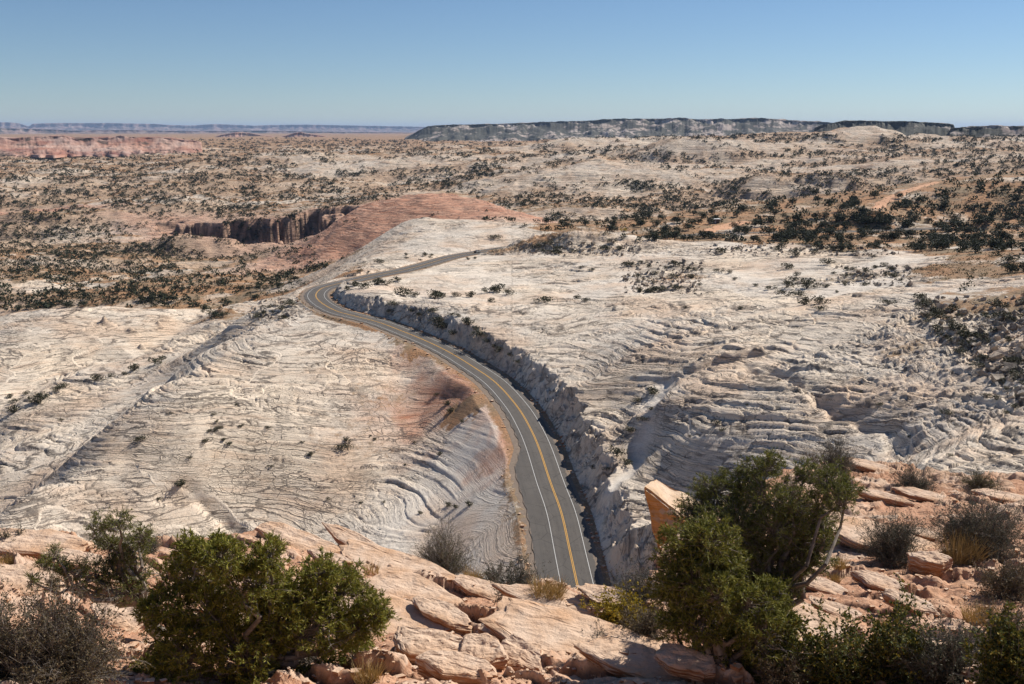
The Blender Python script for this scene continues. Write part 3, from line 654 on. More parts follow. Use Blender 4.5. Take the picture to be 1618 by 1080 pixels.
# ------------------------------------------------------------------ far mesas and cliffs
def mesa_mat(name, a, b_, veg, vk, band):
    b = NB(name); p = b.pos(); z = b.node('ShaderNodeSeparateXYZ'); b.put(z.inputs[0], p)
    st = b.noise(b.mapv(p, (.0012, .0012, band)), 1.0, 4, .6); n = b.noise(p, .008, 5, .65); v = b.noise(p, .02, 4, .7); v2 = b.noise(p, .0035, 3, .6)
    c = b.mix(b.ramp(st, (.4, 0), (.6, 1)), a, b_)
    c = b.mix(b.math('MULTIPLY', b.ramp(n, (.4, 0), (.62, 1)), .5), c, (.50, .42, .36))
    vm = b.math('ADD', b.math('MULTIPLY', v, .6), b.math('MULTIPLY', v2, .5))
    c = b.mix(b.ramp(vm, (vk, 0), (vk+.06, .9)), c, veg)
    return b.done(c, b.bump(b.noise(p, .03, 4, .7), 6, .7))
def ridge(name, pts, D, depth, zt, mat, label, rough=1.0, cliff=.5, seed=0, slope=1.6, ncol=420):
    xs = np.linspace(pts[0][0], pts[-1][0], ncol); ys = np.interp(xs, [p[0] for p in pts], [p[1] for p in pts])
    a = np.array([azp(x, 205) for x in xs]); zt_ = np.array([undist(x, y, D)[2] for x, y in zip(xs, ys)])
    h = np.maximum(zt_-zt, 2); L = a*D
    w1 = fbm(L/(D*.035), L*0+seed, 4, seed); w2 = fbm(L/(D*.006), L*0+seed+3, 3, seed+5)
    off = (w1*1.1+w2*.3+.12*fbm(L/(D*.0016), L*0+7, 3, seed+6))*h*rough*1.5
    prof = [(-slope-1.6, -.12), (-slope-.3, .0), (-slope*.75, .14), (-slope*.5, .27), (-slope*.25, .40), (-.10, 1-cliff), (-.07, 1-cliff*.75), (-.05, 1-cliff*.5), (-.03, 1-cliff*.22), (0, .97), (.06, 1.0)]
    rows = []; pd, pf = np.array(prof).T; tk = np.linspace(0, len(prof)-1, 44); hm = float(np.mean(h))
    for k, d, f in zip(tk, np.interp(tk, range(len(prof)), pd), np.interp(tk, range(len(prof)), pf)):
        dd = off*min(1, .5+.1*k)+h*d*(1+.25*gn(L/(D*.01), L*0+k*.15, seed+9))
        r = D+dd; rows.append(np.stack([r*np.sin(a), r*np.cos(a), zt+h*(f+.15*fbm(L/(hm*1.6)+k*.1, (D+h*d)/(hm*1.3), 5, seed+11, .62)*min(1, k, (10.2-k)*.3+.05)-.12*(k < .01))], 1))
    for d in np.linspace(.06, 1, 9)**1.5:
        r = D+off*(1-d)+depth*d; dz = h*.05*fbm(L/(D*.02), L*0+d*9, 3, seed+21)*(d > .01)
        rows.append(np.stack([r*np.sin(a), r*np.cos(a), zt+h*(1.0-.02*d+.025*fbm(L/(hm*1.6)+1, (D+depth*d)/(hm*1.3), 4, seed+11, .6))+dz-(d > .98)*h*1.3], 1))
    V = np.stack(rows, 0); V[:, 0, 2] = zt-30; V[:, -1, 2] = zt-30
    o = mesh(name, V.reshape(-1, 3), gridfaces(V.shape[0], V.shape[1], False), mat, smooth=True)
    return tag(o, label, 'mesa', kind='structure')
MM1 = mesa_mat('mesa_rock', (.46, .39, .34), (.26, .20, .17), (.04, .046, .036), .475, .05)
MM2 = mesa_mat('pink_cliff_rock', (.40, .215, .15), (.22, .09, .065), (.08, .06, .045), .60, .07)
MM3 = mesa_mat('red_plateau_rock', (.26, .15, .12), (.13, .085, .07), (.05, .055, .05), .55, .008)
ridge('distant_mesa', [(-260,194),(-60,193.5),(0,193),(30,194),(42,198),(47,199),(52,195),(90,194),(150,194),(230,195),(270,197),(300,198),(340,195.5),(400,198),(450,197),(480,196.5),(560,198),(620,199),(670,200),(740,203),(800,206)], 34000, 16000, 30, MM3, 'long blue hazy tableland on the horizon at left', .5, .35, 3, 3.5)
ridge('distant_plateau', [(-260,203),(0,202),(80,204),(110,206),(200,205),(300,207),(420,206),(520,208),(620,209),(720,211),(780,213)], 19000, 6000, 30, MM3, 'lower band of bluish dark red benches before the tableland', .7, .3, 13, 4)
ridge('red_butte', [(318,221),(335,218),(350,212.5),(372,209),(392,209.5),(410,213),(440,217),(455,213),(466,209.5),(476,208.5),(484,211),(500,213),(520,216),(545,220.5)], 9000, 1300, 30, MM2, 'pair of small pink buttes standing on the far plain', .5, .45, 23, 2.2, 260)
ridge('pink_cliffs', [(-200,217),(-30,218),(0,216.5),(25,218),(60,215),(100,214),(116,219),(150,217),(190,215.5),(215,218),(240,216.5),(270,217.5),(290,221),(305,223),(318,226)], 3600, 500, 34, MM2, 'low broken pink sandstone ridges at far left', .12, .10, 33, 6.0, 420)
ridge('long_mesa', [(638,221),(650,214),(662,206),(676,199.5),(700,197),(760,196),(830,194),(870,192.5),(930,190),(985,188),(1005,186.5),(1040,187),(1100,188),(1160,187.5),(1200,187),(1250,189.5),(1300,193),(1360,197)], 6200, 2500, 42, MM1, 'long low dark mesa with pale rock patches across the horizon', .12, .10, 43, 6.0, 620)
ridge('juniper_rim', [(1286,203),(1300,198),(1318,193),(1335,191),(1380,190.5),(1430,191.5),(1470,193),(1498,195),(1506,197),(1509,203)], 3300, 700, 62, MM1, 'nearer wooded rim with a blunt end at right', .12, .10, 53, 5.0, 300)
ridge('wooded_bench', [(1500,204),(1530,199.5),(1560,198.5),(1618,199),(1700,198),(1850,197)], 2900, 900, 58, MM1, 'dark wooded bench on the horizon at far right', .12, .10, 63, 5.0, 300)
ridge('far_blue_rim', [(1430,203),(1500,202),(1620,201.5),(1800,202)], 40000, 9000, 30, MM3, 'thin pale blue rim far away at right', .4, .3, 73, 3, 160)

# ------------------------------------------------------------------ wood and leaf builders
def prisms(P0, P1, r0, r1, n=3):
    P0 = np.asarray(P0, float); P1 = np.asarray(P1, float); d = P1-P0; L = np.linalg.norm(d, axis=1)[:, None]+1e-9; d /= L
    up_ = np.where(np.abs(d[:, 2:3]) > .9, np.array([[1., 0, 0]]), np.array([[0, 0, 1.]])); u = np.cross(d, up_); u /= np.linalg.norm(u, axis=1)[:, None]; v = np.cross(d, u)
    V = []
    for P_, r in ((P0, r0), (P1, r1)):
        for k in range(n):
            t = 2*np.pi*k/n; V.append(P_+(u*math.cos(t)+v*math.sin(t))*np.asarray(r)[:, None])
    V = np.stack(V, 1); N = len(P0); b = np.arange(N)[:, None]*2*n; k = np.arange(n)[None]; k2 = (k+1) % n
    return V.reshape(-1, 3), np.stack([b+k, b+k2, b+n+k2, b+n+k], -1).reshape(-1, 4)
def unit(v): return v/(np.linalg.norm(v, axis=-1, keepdims=True)+1e-9)
def leaves(P_, D, ln, wd, R):
    N = len(P_); s = unit(np.cross(D, R.randn(N, 3))); h = D*ln[:, None]; s = s*wd[:, None]*.5
    V = np.stack([P_-s*.5, P_+h*.5-s, P_+h, P_+h*.5+s], 1)
    V[:, 0] = P_
    return V.reshape(-1, 3), np.arange(N*4).reshape(-1, 4)
def curve(a, b, R, n=6, sag=.15):
    t = np.linspace(0, 1, n)[:, None]; a = np.asarray(a, float); b = np.asarray(b, float); L = np.linalg.norm(b-a)
    w_ = R.randn(n, 3)*.045*L; w_[0] = 0; w_[-1] = 0
    mid = (a+b)/2+np.array([0, 0, -sag*L])+R.randn(3)*.1*L
    return (1-t)**2*a+2*t*(1-t)*mid+t*t*b+w_
def cat(parts):
    V, Fq, o = [], [], 0
    for v, f in parts: V.append(v); Fq.append(f+o); o += len(v)
    return np.concatenate(V), np.concatenate(Fq)

def conifer(name, base, lobes, seed, leafmat, label, cat_='tree', twig=90, tuft=15, ll=(.045, .085), lw=(.010, .016), forks=4, rad=.11, dead=6, barkm=None, open_=.0):
    R = np.random.RandomState(seed); base = np.asarray(base, float)
    root = tag(empty(name, base), label, cat_)
    W = []; Fl = []; top = np.mean([l[0] for l in lobes], 0)
    hub = base*.55+top*.45; hub[2] = base[2]+(top[2]-base[2])*.35
    tk = curve(base+np.array([0, 0, -.3]), hub, R, 6, -.05)
    W.append(prisms(tk[:-1], tk[1:], np.linspace(rad*1.25, rad*.9, 5), np.linspace(rad*1.15, rad*.8, 5), 9))
    hubs = [tk[3], tk[4], tk[5]]
    for c, r in lobes:
        st = hubs[R.randint(3)]; br = curve(st, c-np.array([0, 0, r*.15]), R, 8, .10)
        L = np.linalg.norm(c-st); rr = np.linspace(min(rad*.55, .03+.03*L), .012, 8)
        W.append(prisms(br[:-1], br[1:], rr[:-1], rr[1:], 6))
        n = int(twig*(r/.42)**1.6)+8
        d = unit(R.randn(n, 3)+np.array([0, 0, .25])); rad_ = r*(.70+.42*R.rand(n))
        cl = unit(R.randn(9, 3)); near = np.max(d@cl.T, 1); rad_ *= .72+.36*ss(.55, .95, near)
        s0 = br[np.where(np.linalg.norm(br[5]-c) < r*1.1, R.randint(5, 8, n), 7)]+R.randn(n, 3)*.03; e = c+d*rad_[:, None]*np.array([1, 1, .82]); m_ = (s0+e)/2+R.randn(n, 3)*.05*r
        W.append(prisms(s0, m_, np.full(n, .008), np.full(n, .005))); W.append(prisms(m_, e, np.full(n, .005), np.full(n, .0025)))
        # side twiglets with tufts
        for q in range(4):
            t = (.35+.65*R.rand(n))[:, None]; p0 = m_*(1-t)+e*t
            dd = unit(e-m_+R.randn(n, 3)*.55*r); p1 = p0+dd*(.05+.09*R.rand(n))[:, None]
            W.append(prisms(p0, p1, np.full(n, .003), np.full(n, .0018)))
            P_ = np.repeat(p0, tuft, 0)+np.repeat(p1-p0, tuft, 0)*R.rand(n*tuft, 1)*1.0
            D_ = unit(np.repeat(dd, tuft, 0)+R.randn(n*tuft, 3)*.62+np.array([0, 0, .15]))
            Fl.append(leaves(P_, D_, R.uniform(*ll, n*tuft), R.uniform(*lw, n*tuft), R))
    V, Fq = cat(W); mesh('trunk', V-base, Fq, barkm or M_BARK, root)
    V, Fq = cat(Fl); mesh('crown', V-base, Fq, leafmat, root)
    if dead:
        for k in range(dead):
            W = []
            c, r = lobes[R.randint(len(lobes))]; s0 = c+R.randn(3)*r*.3; e = c+unit(R.randn(3)+np.array([0, -.8, .1]))*r*1.05
            b_ = curve(s0, e, R, 6, .1); W.append(prisms(b_[:-1], b_[1:], np.linspace(.010, .005, 5), np.linspace(.009, .003, 5), 4))
            for q in range(7):
                i = R.randint(1, 6); f = b_[i]+R.randn(3)*.10; W.append(prisms(b_[i:i+1], f[None], np.array([.005]), np.array([.002])))
            V, Fq = cat(W); mesh('dead_branch', V-base, Fq, M_DEAD, root)
    return root
def shrub(name, base, wd, ht, seed, lm, label, cat_='shrub', stems=46, leafn=9, ls=(.018, .035), lw_=.5, tw=M_TWIG, spread=1.0, up_=.35, thick=.006, twn=8):
    R = np.random.RandomState(seed); base = np.asarray(base, float); root = tag(empty(name, base), label, cat_)
    th = np.arccos(1-R.rand(stems)*(.78+.2*spread)); ph = R.rand(stems)*2*np.pi
    lobe = .78+.3*np.sin(ph*2+R.rand()*6)*R.rand()+.18*R.randn(stems)
    e = np.stack([np.sin(th)*np.cos(ph)*wd*.5, np.sin(th)*np.sin(ph)*wd*.5, np.cos(th)*ht], 1)*np.clip(lobe, .5, 1.25)[:, None]
    b0 = np.stack([R.randn(stems)*.05*wd, R.randn(stems)*.05*wd, np.full(stems, -.06)], 1)
    P_ = [b0]; n = 5
    for k in range(1, n+1):
        t = k/n; q = b0+(e-b0)*t; q[:, 2] += -up_*ht*.25*np.sin(np.pi*t)*0+R.randn(stems)*.02*ht; q[:, :2] += R.randn(stems, 2)*.03*wd; P_.append(q)
    W = []; Fl = []
    for k in range(n): W.append(prisms(P_[k], P_[k+1], np.full(stems, thick*(1.1-k/n*.75)), np.full(stems, thick*(1.1-(k+1)/n*.75))))
    for q in range(twn):
        k = R.randint(1, n, stems); t = R.rand(stems, 1); A = np.stack(P_, 0); p0 = A[k, range(stems)]*(1-t)+A[k+1, range(stems)]*t
        dd = unit(unit(e)+R.randn(stems, 3)*.6+np.array([0, 0, .2])); L = (.10+.16*R.rand(stems))*(wd+ht)*.5; p1 = p0+dd*L[:, None]
        W.append(prisms(p0, p1, np.full(stems, thick*.4), np.full(stems, thick*.2)))
        for z in range(3):
            t2 = R.uniform(.2, 1, (stems, 1)); p2 = p0+(p1-p0)*t2; d2 = unit(dd+R.randn(stems, 3)*.7); p3 = p2+d2*(L*.45)[:, None]
            W.append(prisms(p2, p3, np.full(stems, thick*.25), np.full(stems, thick*.15)))
            if leafn:
                m_ = leafn; PP = np.repeat(p2, m_, 0)+np.repeat(p3-p2, m_, 0)*R.rand(stems*m_, 1)*1.1; DD = unit(np.repeat(d2, m_, 0)+R.randn(stems*m_, 3)*.7)
                l_ = R.uniform(*ls, stems*m_); Fl.append(leaves(PP, DD, l_, l_*lw_, R))
    V, Fq = cat(W); mesh('stems', V, Fq, tw, root)
    if Fl: V, Fq = cat(Fl); mesh('foliage', V, Fq, lm, root)
    return root
def grass(base, wd, ht, seed, label, n=150, mat=None, name='grass_tuft'):
    R = np.random.RandomState(seed); p = np.stack([R.uniform(-1, 1, n)*wd*.33, R.uniform(-1, 1, n)*wd*.26, np.zeros(n)-.03], 1)
    d = unit(np.stack([R.randn(n)*.32, R.randn(n)*.32, np.ones(n)], 1)+p*.8/wd); l = ht*R.uniform(.5, 1.05, n)
    W = []; q = p
    for k in range(3):
        r_ = q+d*(l/3)[:, None]; W.append(prisms(q, r_, np.full(n, .0065*(1-k*.28)), np.full(n, .0065*(1-(k+1)*.28)))); q = r_; d = unit(d+R.randn(n, 3)*.1+np.array([.05, 0, -.06*k]))
    V, Fq = cat(W); o = mesh(name, V, Fq, mat or M_GRASS); o.location = base
    return tag(o, label, 'grass')

# ------------------------------------------------------------------ the near ledge the photographer stands on
EDGE = [(-260,26),(0,24),(140,24),(200,25),(400,25),(480,25),(640,24),(760,22.5),(890,21.5),(950,21),(1000,21),(1050,24),(1090,27),(1150,31),(1230,35),(1300,38),(1340,40),(1450,42),(1560,40),(1618,41),(1850,42)]
FG = []
for px, py, r in ((0,850,24),(200,862,25),(400,846,25),(480,850,25),(560,865,24.5),(640,886,24),(760,918,22.5),(890,936,21.5),(950,944,21),(1000,950,21),(1060,862,25),(1150,800,31),(1230,752,35),(1340,732,40),(1450,745,42),(1560,755,40),(1618,765,41),
                  (0,1000,15),(300,1080,12.6),(640,1080,12.2),(800,1000,15.8),(800,1080,12.6),(1000,1080,12),(1000,1000,16),(1140,1085,12.6),(1200,900,20),(1280,840,25),(1400,900,21.5),(1500,1000,16.5),(1618,900,21),(1618,1080,12.8),(1400,1080,13.2),
                  (400,950,18),(100,900,20.5),(600,950,18.5),(700,960,18.3),(1410,860,24),(1545,850,24),(1500,800,31),(1330,800,30),(1080,920,20.5),(-200,860,24),(-200,1080,12.5),(1800,1080,13),(1800,780,40)):
    q = undist(px, py, r); FG.append((math.atan2(q[0], q[1]), math.log(r), q[2]))
for a in (-.7, -.35, 0, .35, .7): FG += [(a, math.log(1.5), 98.3), (a, math.log(5), 96.4)]
FG = np.array(FG); WF = tps_fit(FG[:, :2], FG[:, 2], 2e-4)
LF, AF, NF = polar([(1.2,8,.03),(8,44,.0031),(44,130,.02)], .68, 1000, 50)
af = (AF+np.pi) % (2*np.pi)-np.pi
fa, fl = np.linspace(-.8, .8, 120), np.linspace(math.log(1), math.log(60), 160)
edge_r = np.interp(af, [azp(p) for p, _ in EDGE], [r for _, r in EDGE])
A2, L2 = np.meshgrid(AF, LF); R2 = np.exp(L2); X2 = R2*np.sin(A2); Y2 = R2*np.cos(A2)
Zt = tps_eval(FG[:, :2], WF, *np.meshgrid(fa, fl))
eR = edge_r[None]*(1+.035*fbm(A2*9, L2*0, 3, 7)+.02*fbm(X2/.9, Y2/.9, 3, 8))
Lc = np.minimum(L2, np.log(eR)); li = np.clip((Lc-fl[0])/(fl[1]-fl[0]), 0, len(fl)-2.001); ai = np.clip((np.clip(af, -.78, .78)-fa[0])/(fa[1]-fa[0]), 0, len(fa)-2.001)[None]+0*Lc
def bil(G, i, j):
    a, b = np.floor(i).astype(int), np.floor(j).astype(int); u, v = i-a, j-b; u = u*u*(3-2*u)*.0+u; return G[a, b]*(1-u)*(1-v)+G[a+1, b]*u*(1-v)+G[a, b+1]*(1-u)*v+G[a+1, b+1]*u*v
Z2b = bil(Zt, li, ai); sd2 = ss(.75, 1.8, np.abs(af))[None]; Z2b = Z2b*(1-sd2)+sd2*(98.0-.05*np.minimum(R2, 40))
ov = np.maximum(R2-eR, 0); Z2b = Z2b-1.25*ov-.5*ss(0, .5, ov)
ws = fbm(X2/3.2, Y2/3.2, 3, 91); dirn = .50+.25*gn(X2/7, Y2/7, 92)
U2 = (Y2*.8+X2*dirn)/.78+.65*ws+.10*fbm(X2/.5, Y2/.5, 3, 93)+Z2b*.25
V2 = X2*.8-Y2*.5+.5*fbm(X2/.8, Y2/.8, 3, 94)
def ledges(U, V, amp, seed, wj, gw):
    n = np.floor(U); f = U-n; h1 = hsh(n, seed); q = V/(wj*(.6+h1))+hsh(n, seed+1)*17; qn = np.floor(q); g = q-qn; hj = hsh(qn*57+n*13, seed+2)
    on = (hj > .38)*1.0; e_ = ss(0, .16, np.minimum(g, 1-g))
    z = amp*ss(0, gw, f)*(1-f)**.8*(.35+1.1*hj)*on*e_
    c = ss(gw*1.1, 0, np.minimum(f, (1-f)*2))*on*.9
    return z-amp*.12*c, c
s_lo = fbm(X2/2.6+3, Y2/2.6, 4, 95)
soil2 = np.clip(ss(-.10, .22, s_lo)*.95+.1, 0, 1)
km = (1-.75*soil2)
z1, c1 = ledges(U2, V2, .26*km, 5, 3.0, .09); z2, c2 = ledges(U2*2.7+ws, V2, .11*km, 15, 2.0, .14); z3, c3 = ledges(U2*7.3, V2, .05*km, 25, .5, .2)
peb2 = np.maximum(fbm(X2/.10, Y2/.10, 2, 96), .15)-.15
Z2f = Z2b+z1+z2+z3+.05*fbm(X2/.45, Y2/.45, 4, 97)+soil2*.05*peb2
fgm = mesh('sandstone_ledge', np.stack([X2, Y2, Z2f], -1).reshape(-1, 3), gridfaces(len(LF), len(AF), True), MF, smooth=True,
    attrs=dict(bed=np.stack([V2, U2, X2*0], -1).reshape(-1, 3), soil=soil2.ravel(), crack_or_shade=np.maximum(c1, c2*.6).ravel()))
tag(fgm, 'pinkish broken sandstone ledge with sandy pockets below the viewpoint', 'rock ledge', kind='structure')
cc = np.linspace(0, 2*np.pi, 41)[:-1]
ELF = (Z2f-EYE)/R2
def fhit(px, py):
    x, y, d = ray(px, py); a = math.atan2(x, y); t = d/math.hypot(x, y); j = int(np.clip(round((a+.68)/1.36*(NF-1)), 0, NF-1))
    k = np.where((ELF[:, j] >= t) & (R2[:, j] > 7))[0]
    k = k[0] if len(k) else int(np.argmin(np.abs(ELF[:, j]-t)+(R2[:, j] > 45)*9+(R2[:, j] < 7)*9)); r = math.exp(LF[k])
    return np.array((r*math.sin(a), r*math.cos(a), Z2f[k, j]))
def ppm(p): return F/(p[1]*cp-(p[2]-EYE)*sp)       # photo pixels per metre at a point
print('ledge', time.time()-T0)

# ------------------------------------------------------------------ loose slabs and boulders
def slab_mesh(L, W, T, seed, n=22):
    R = np.random.RandomState(seed); bm = bmesh.new(); bmesh.ops.create_cube(bm, size=2); bmesh.ops.subdivide_edges(bm, edges=bm.edges[:], cuts=n-1, use_grid_fill=True)
    P_ = np.array([v.co for v in bm.verts]); Fq = np.array([[v.index for v in f.verts] for f in bm.faces]); bm.free()
    th = np.arctan2(P_[:, 1], P_[:, 0]); m_ = np.maximum(np.abs(np.cos(th)), np.abs(np.sin(th))); k = 7
    t0 = np.sort(R.rand(k)*.7+np.arange(k))*2*np.pi/k; d0 = R.uniform(.72, 1.0, k)
    rho = np.min([np.where(np.cos(th-a) > .05, d/np.maximum(np.cos(th-a), .05), 9) for a, d in zip(t0, d0)], 0)
    rr = np.minimum(rho, 1.25)*m_; x = P_[:, 0]*rr; y = P_[:, 1]*rr; z = P_[:, 2]
    lev = z*3.2+R.rand()*5; st = .10*gn(np.floor(lev)*3.7, th*1.2, seed % 50)+.05*ss(.75, 1, np.abs(lev-np.floor(lev)-.5)*2)*-1
    edge = np.maximum(np.abs(P_[:, 0]), np.abs(P_[:, 1])); onside = ss(.86, 1, edge); st = st*onside
    bev = 1-.10*ss(.75, 1, np.abs(z))*onside; und = 1-.16*np.clip(.3-z, 0, 1.3)/1.3; x = x*(bev+st)*und; y = y*(bev+st)*und
    topz = (z > .99)*1.0
    zz = z*(1-.12*onside*(z > 0))+.09*fbm(x*2+seed, y*2, 4, 5)*(z > -.5)+topz*.20*np.floor(3.5*(x*.5+y+.35*gn(x*2.5, y*2.5, 9)))/3.5
    V = np.c_[x*L/2+.03*L*gn(y*3+seed, z*2, 3), y*W/2+.03*W*gn(x*3, z*2+seed, 4), zz*T/2]
    V += .012*np.c_[gn(V[:, 0]*9, V[:, 2]*9+seed, 6), gn(V[:, 1]*9, V[:, 2]*9, 7), gn(V[:, 0]*9, V[:, 1]*9, 8)]
    return V, Fq
NSL = [0]
def slab(px, py, L, W, T, rz, tx, ty, label, name='rock_slab', mat=None, sink=.35, cat_='rock'):
    p = fhit(px, py); NSL[0] += 1; T = T*.8; V, Fq = slab_mesh(L*.95, W*.85, T, 100+NSL[0])
    o = mesh(name, V, Fq, mat or M_SLAB, smooth=False); o.location = (p[0], p[1], p[2]+T*(.5-sink)); o.rotation_euler = (math.radians(tx), math.radians(ty), math.radians(rz))
    return tag(o, label, cat_)
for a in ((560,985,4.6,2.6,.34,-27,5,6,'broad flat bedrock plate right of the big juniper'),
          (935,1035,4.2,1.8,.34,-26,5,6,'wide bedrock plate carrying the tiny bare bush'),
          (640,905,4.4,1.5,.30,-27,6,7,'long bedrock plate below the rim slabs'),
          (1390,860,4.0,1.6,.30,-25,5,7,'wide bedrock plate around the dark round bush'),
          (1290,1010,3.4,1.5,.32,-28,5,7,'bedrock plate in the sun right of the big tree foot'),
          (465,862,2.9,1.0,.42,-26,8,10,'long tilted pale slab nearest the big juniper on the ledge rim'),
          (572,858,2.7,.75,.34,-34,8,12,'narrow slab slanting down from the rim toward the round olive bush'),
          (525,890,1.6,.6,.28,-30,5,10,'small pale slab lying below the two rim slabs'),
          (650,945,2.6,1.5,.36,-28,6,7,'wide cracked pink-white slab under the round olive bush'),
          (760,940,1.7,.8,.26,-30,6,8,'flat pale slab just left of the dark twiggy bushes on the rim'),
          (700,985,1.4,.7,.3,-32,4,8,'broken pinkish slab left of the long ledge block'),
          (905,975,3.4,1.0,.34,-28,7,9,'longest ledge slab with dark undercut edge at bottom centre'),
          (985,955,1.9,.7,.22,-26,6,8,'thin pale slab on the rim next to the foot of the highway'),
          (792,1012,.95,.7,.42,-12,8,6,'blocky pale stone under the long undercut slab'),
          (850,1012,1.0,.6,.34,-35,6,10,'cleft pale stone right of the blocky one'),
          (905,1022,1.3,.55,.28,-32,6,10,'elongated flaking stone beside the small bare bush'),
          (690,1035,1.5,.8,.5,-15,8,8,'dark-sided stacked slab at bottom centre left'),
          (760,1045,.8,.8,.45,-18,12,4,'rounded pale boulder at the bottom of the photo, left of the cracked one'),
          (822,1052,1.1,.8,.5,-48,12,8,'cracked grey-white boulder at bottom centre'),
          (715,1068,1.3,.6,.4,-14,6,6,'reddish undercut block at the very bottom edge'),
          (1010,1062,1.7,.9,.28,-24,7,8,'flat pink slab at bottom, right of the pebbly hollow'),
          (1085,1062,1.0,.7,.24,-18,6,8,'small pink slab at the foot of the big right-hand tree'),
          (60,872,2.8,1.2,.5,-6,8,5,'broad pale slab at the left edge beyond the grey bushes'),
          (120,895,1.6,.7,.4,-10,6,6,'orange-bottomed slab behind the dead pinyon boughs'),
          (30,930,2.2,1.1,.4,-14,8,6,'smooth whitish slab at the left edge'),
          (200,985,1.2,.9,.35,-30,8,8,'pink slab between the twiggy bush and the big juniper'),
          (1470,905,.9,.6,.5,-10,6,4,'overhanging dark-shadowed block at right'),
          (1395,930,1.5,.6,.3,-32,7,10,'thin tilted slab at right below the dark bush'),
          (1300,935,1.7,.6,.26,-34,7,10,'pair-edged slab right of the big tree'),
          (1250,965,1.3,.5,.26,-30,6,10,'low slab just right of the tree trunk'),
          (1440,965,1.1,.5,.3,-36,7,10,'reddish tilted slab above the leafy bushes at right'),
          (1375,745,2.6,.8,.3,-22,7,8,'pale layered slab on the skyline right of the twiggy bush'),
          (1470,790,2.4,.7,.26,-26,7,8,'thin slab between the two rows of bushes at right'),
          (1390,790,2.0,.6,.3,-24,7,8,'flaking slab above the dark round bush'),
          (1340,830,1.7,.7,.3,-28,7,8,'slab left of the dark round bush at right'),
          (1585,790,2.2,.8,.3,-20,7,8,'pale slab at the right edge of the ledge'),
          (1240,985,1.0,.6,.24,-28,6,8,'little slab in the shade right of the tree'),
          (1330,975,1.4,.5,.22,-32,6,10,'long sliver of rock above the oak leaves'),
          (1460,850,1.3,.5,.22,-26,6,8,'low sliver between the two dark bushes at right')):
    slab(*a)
# leaning orange block at the rim
def lean_block():
    p = undist(1046, 855, 27.5); s = ppm(p)
    K = 1.0
    c = np.array([(-.48,-.10,1.55),(-.05,-.35,-.5),(.85,-.55,-.5),(.75,-.6,.62),(-.10,.75,1.45),(.25,.8,-.5),(1.3,.5,-.5),(1.25,.45,.75)])
    q = [(0,1,2,3),(7,6,5,4),(0,3,7,4),(0,4,5,1),(3,2,6,7),(1,5,6,2)]
    bm = bmesh.new(); vs = [bm.verts.new(v) for v in c]; [bm.faces.new([vs[i] for i in f]) for f in q]
    bmesh.ops.recalc_face_normals(bm, faces=bm.faces[:]); bmesh.ops.bevel(bm, geom=bm.edges[:], offset=.05, segments=2, affect='EDGES')
    bmesh.ops.subdivide_edges(bm, edges=bm.edges[:], cuts=10, use_grid_fill=True)
    bmesh.ops.triangulate(bm, faces=bm.faces[:])
    for v in bm.verts:
        x, y, z = v.co; A = np.array
        n_ = float(fbm(A([x*1.6+z*.7]), A([z*1.3+y*.9]), 4, 3)[0]); m_ = float(gn(A([x*.8+y]), A([z*7.]), 9)[0])
        v.co += v.normal*(.07*n_+.035*m_)
    me = bpy.data.meshes.new('leaning_block'); bm.to_mesh(me); bm.free(); me.materials.append(M_BOULD)
    o = bpy.data.objects.new('leaning_block', me); COL.objects.link(o); o.location = p+np.array([0, 0, -.05])
    o.scale = (1.25, 1.25, 1.15)
    return tag(o, 'leaning orange sandstone block on the rim left of the big tree', 'rock')
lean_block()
# rubble
R = np.random.RandomState(4); PR = []
for k in range(2600):
    px = R.uniform(-40, 1660); py = R.uniform(860, 1085) if px < 1060 else R.uniform(780, 1085)
    p = fhit(px, py); s = R.choice([.03, .05, .08, .13], p=[.45, .33, .16, .06]); PR.append((p, s))
o8 = np.array([(sx, sy, sz) for sx in (-1, 1) for sy in (-1, 1) for sz in (-1, 1)], float)
f8 = np.array([(0,1,3,2),(4,6,7,5),(0,4,5,1),(2,3,7,6),(0,2,6,4),(1,5,7,3)])
Vs = []; Fs = []
for i, (p, s) in enumerate(PR):
    a = R.rand()*6.28; ca_, sa = math.cos(a), math.sin(a); q = o8*np.array([1, .7, .4])*s*.5*R.uniform(.7, 1.15, (8, 1)); q = np.c_[q[:, 0]*ca_-q[:, 1]*sa, q[:, 0]*sa+q[:, 1]*ca_, q[:, 2]]
    Vs.append(q+p+np.array([0, 0, s*.1])); Fs.append(f8+8*i)
tag(mesh('rock_rubble', np.concatenate(Vs), np.concatenate(Fs), M_SLAB), 'loose stones and chips scattered over the ledge', 'rubble', kind='stuff')
print('slabs', time.time()-T0)

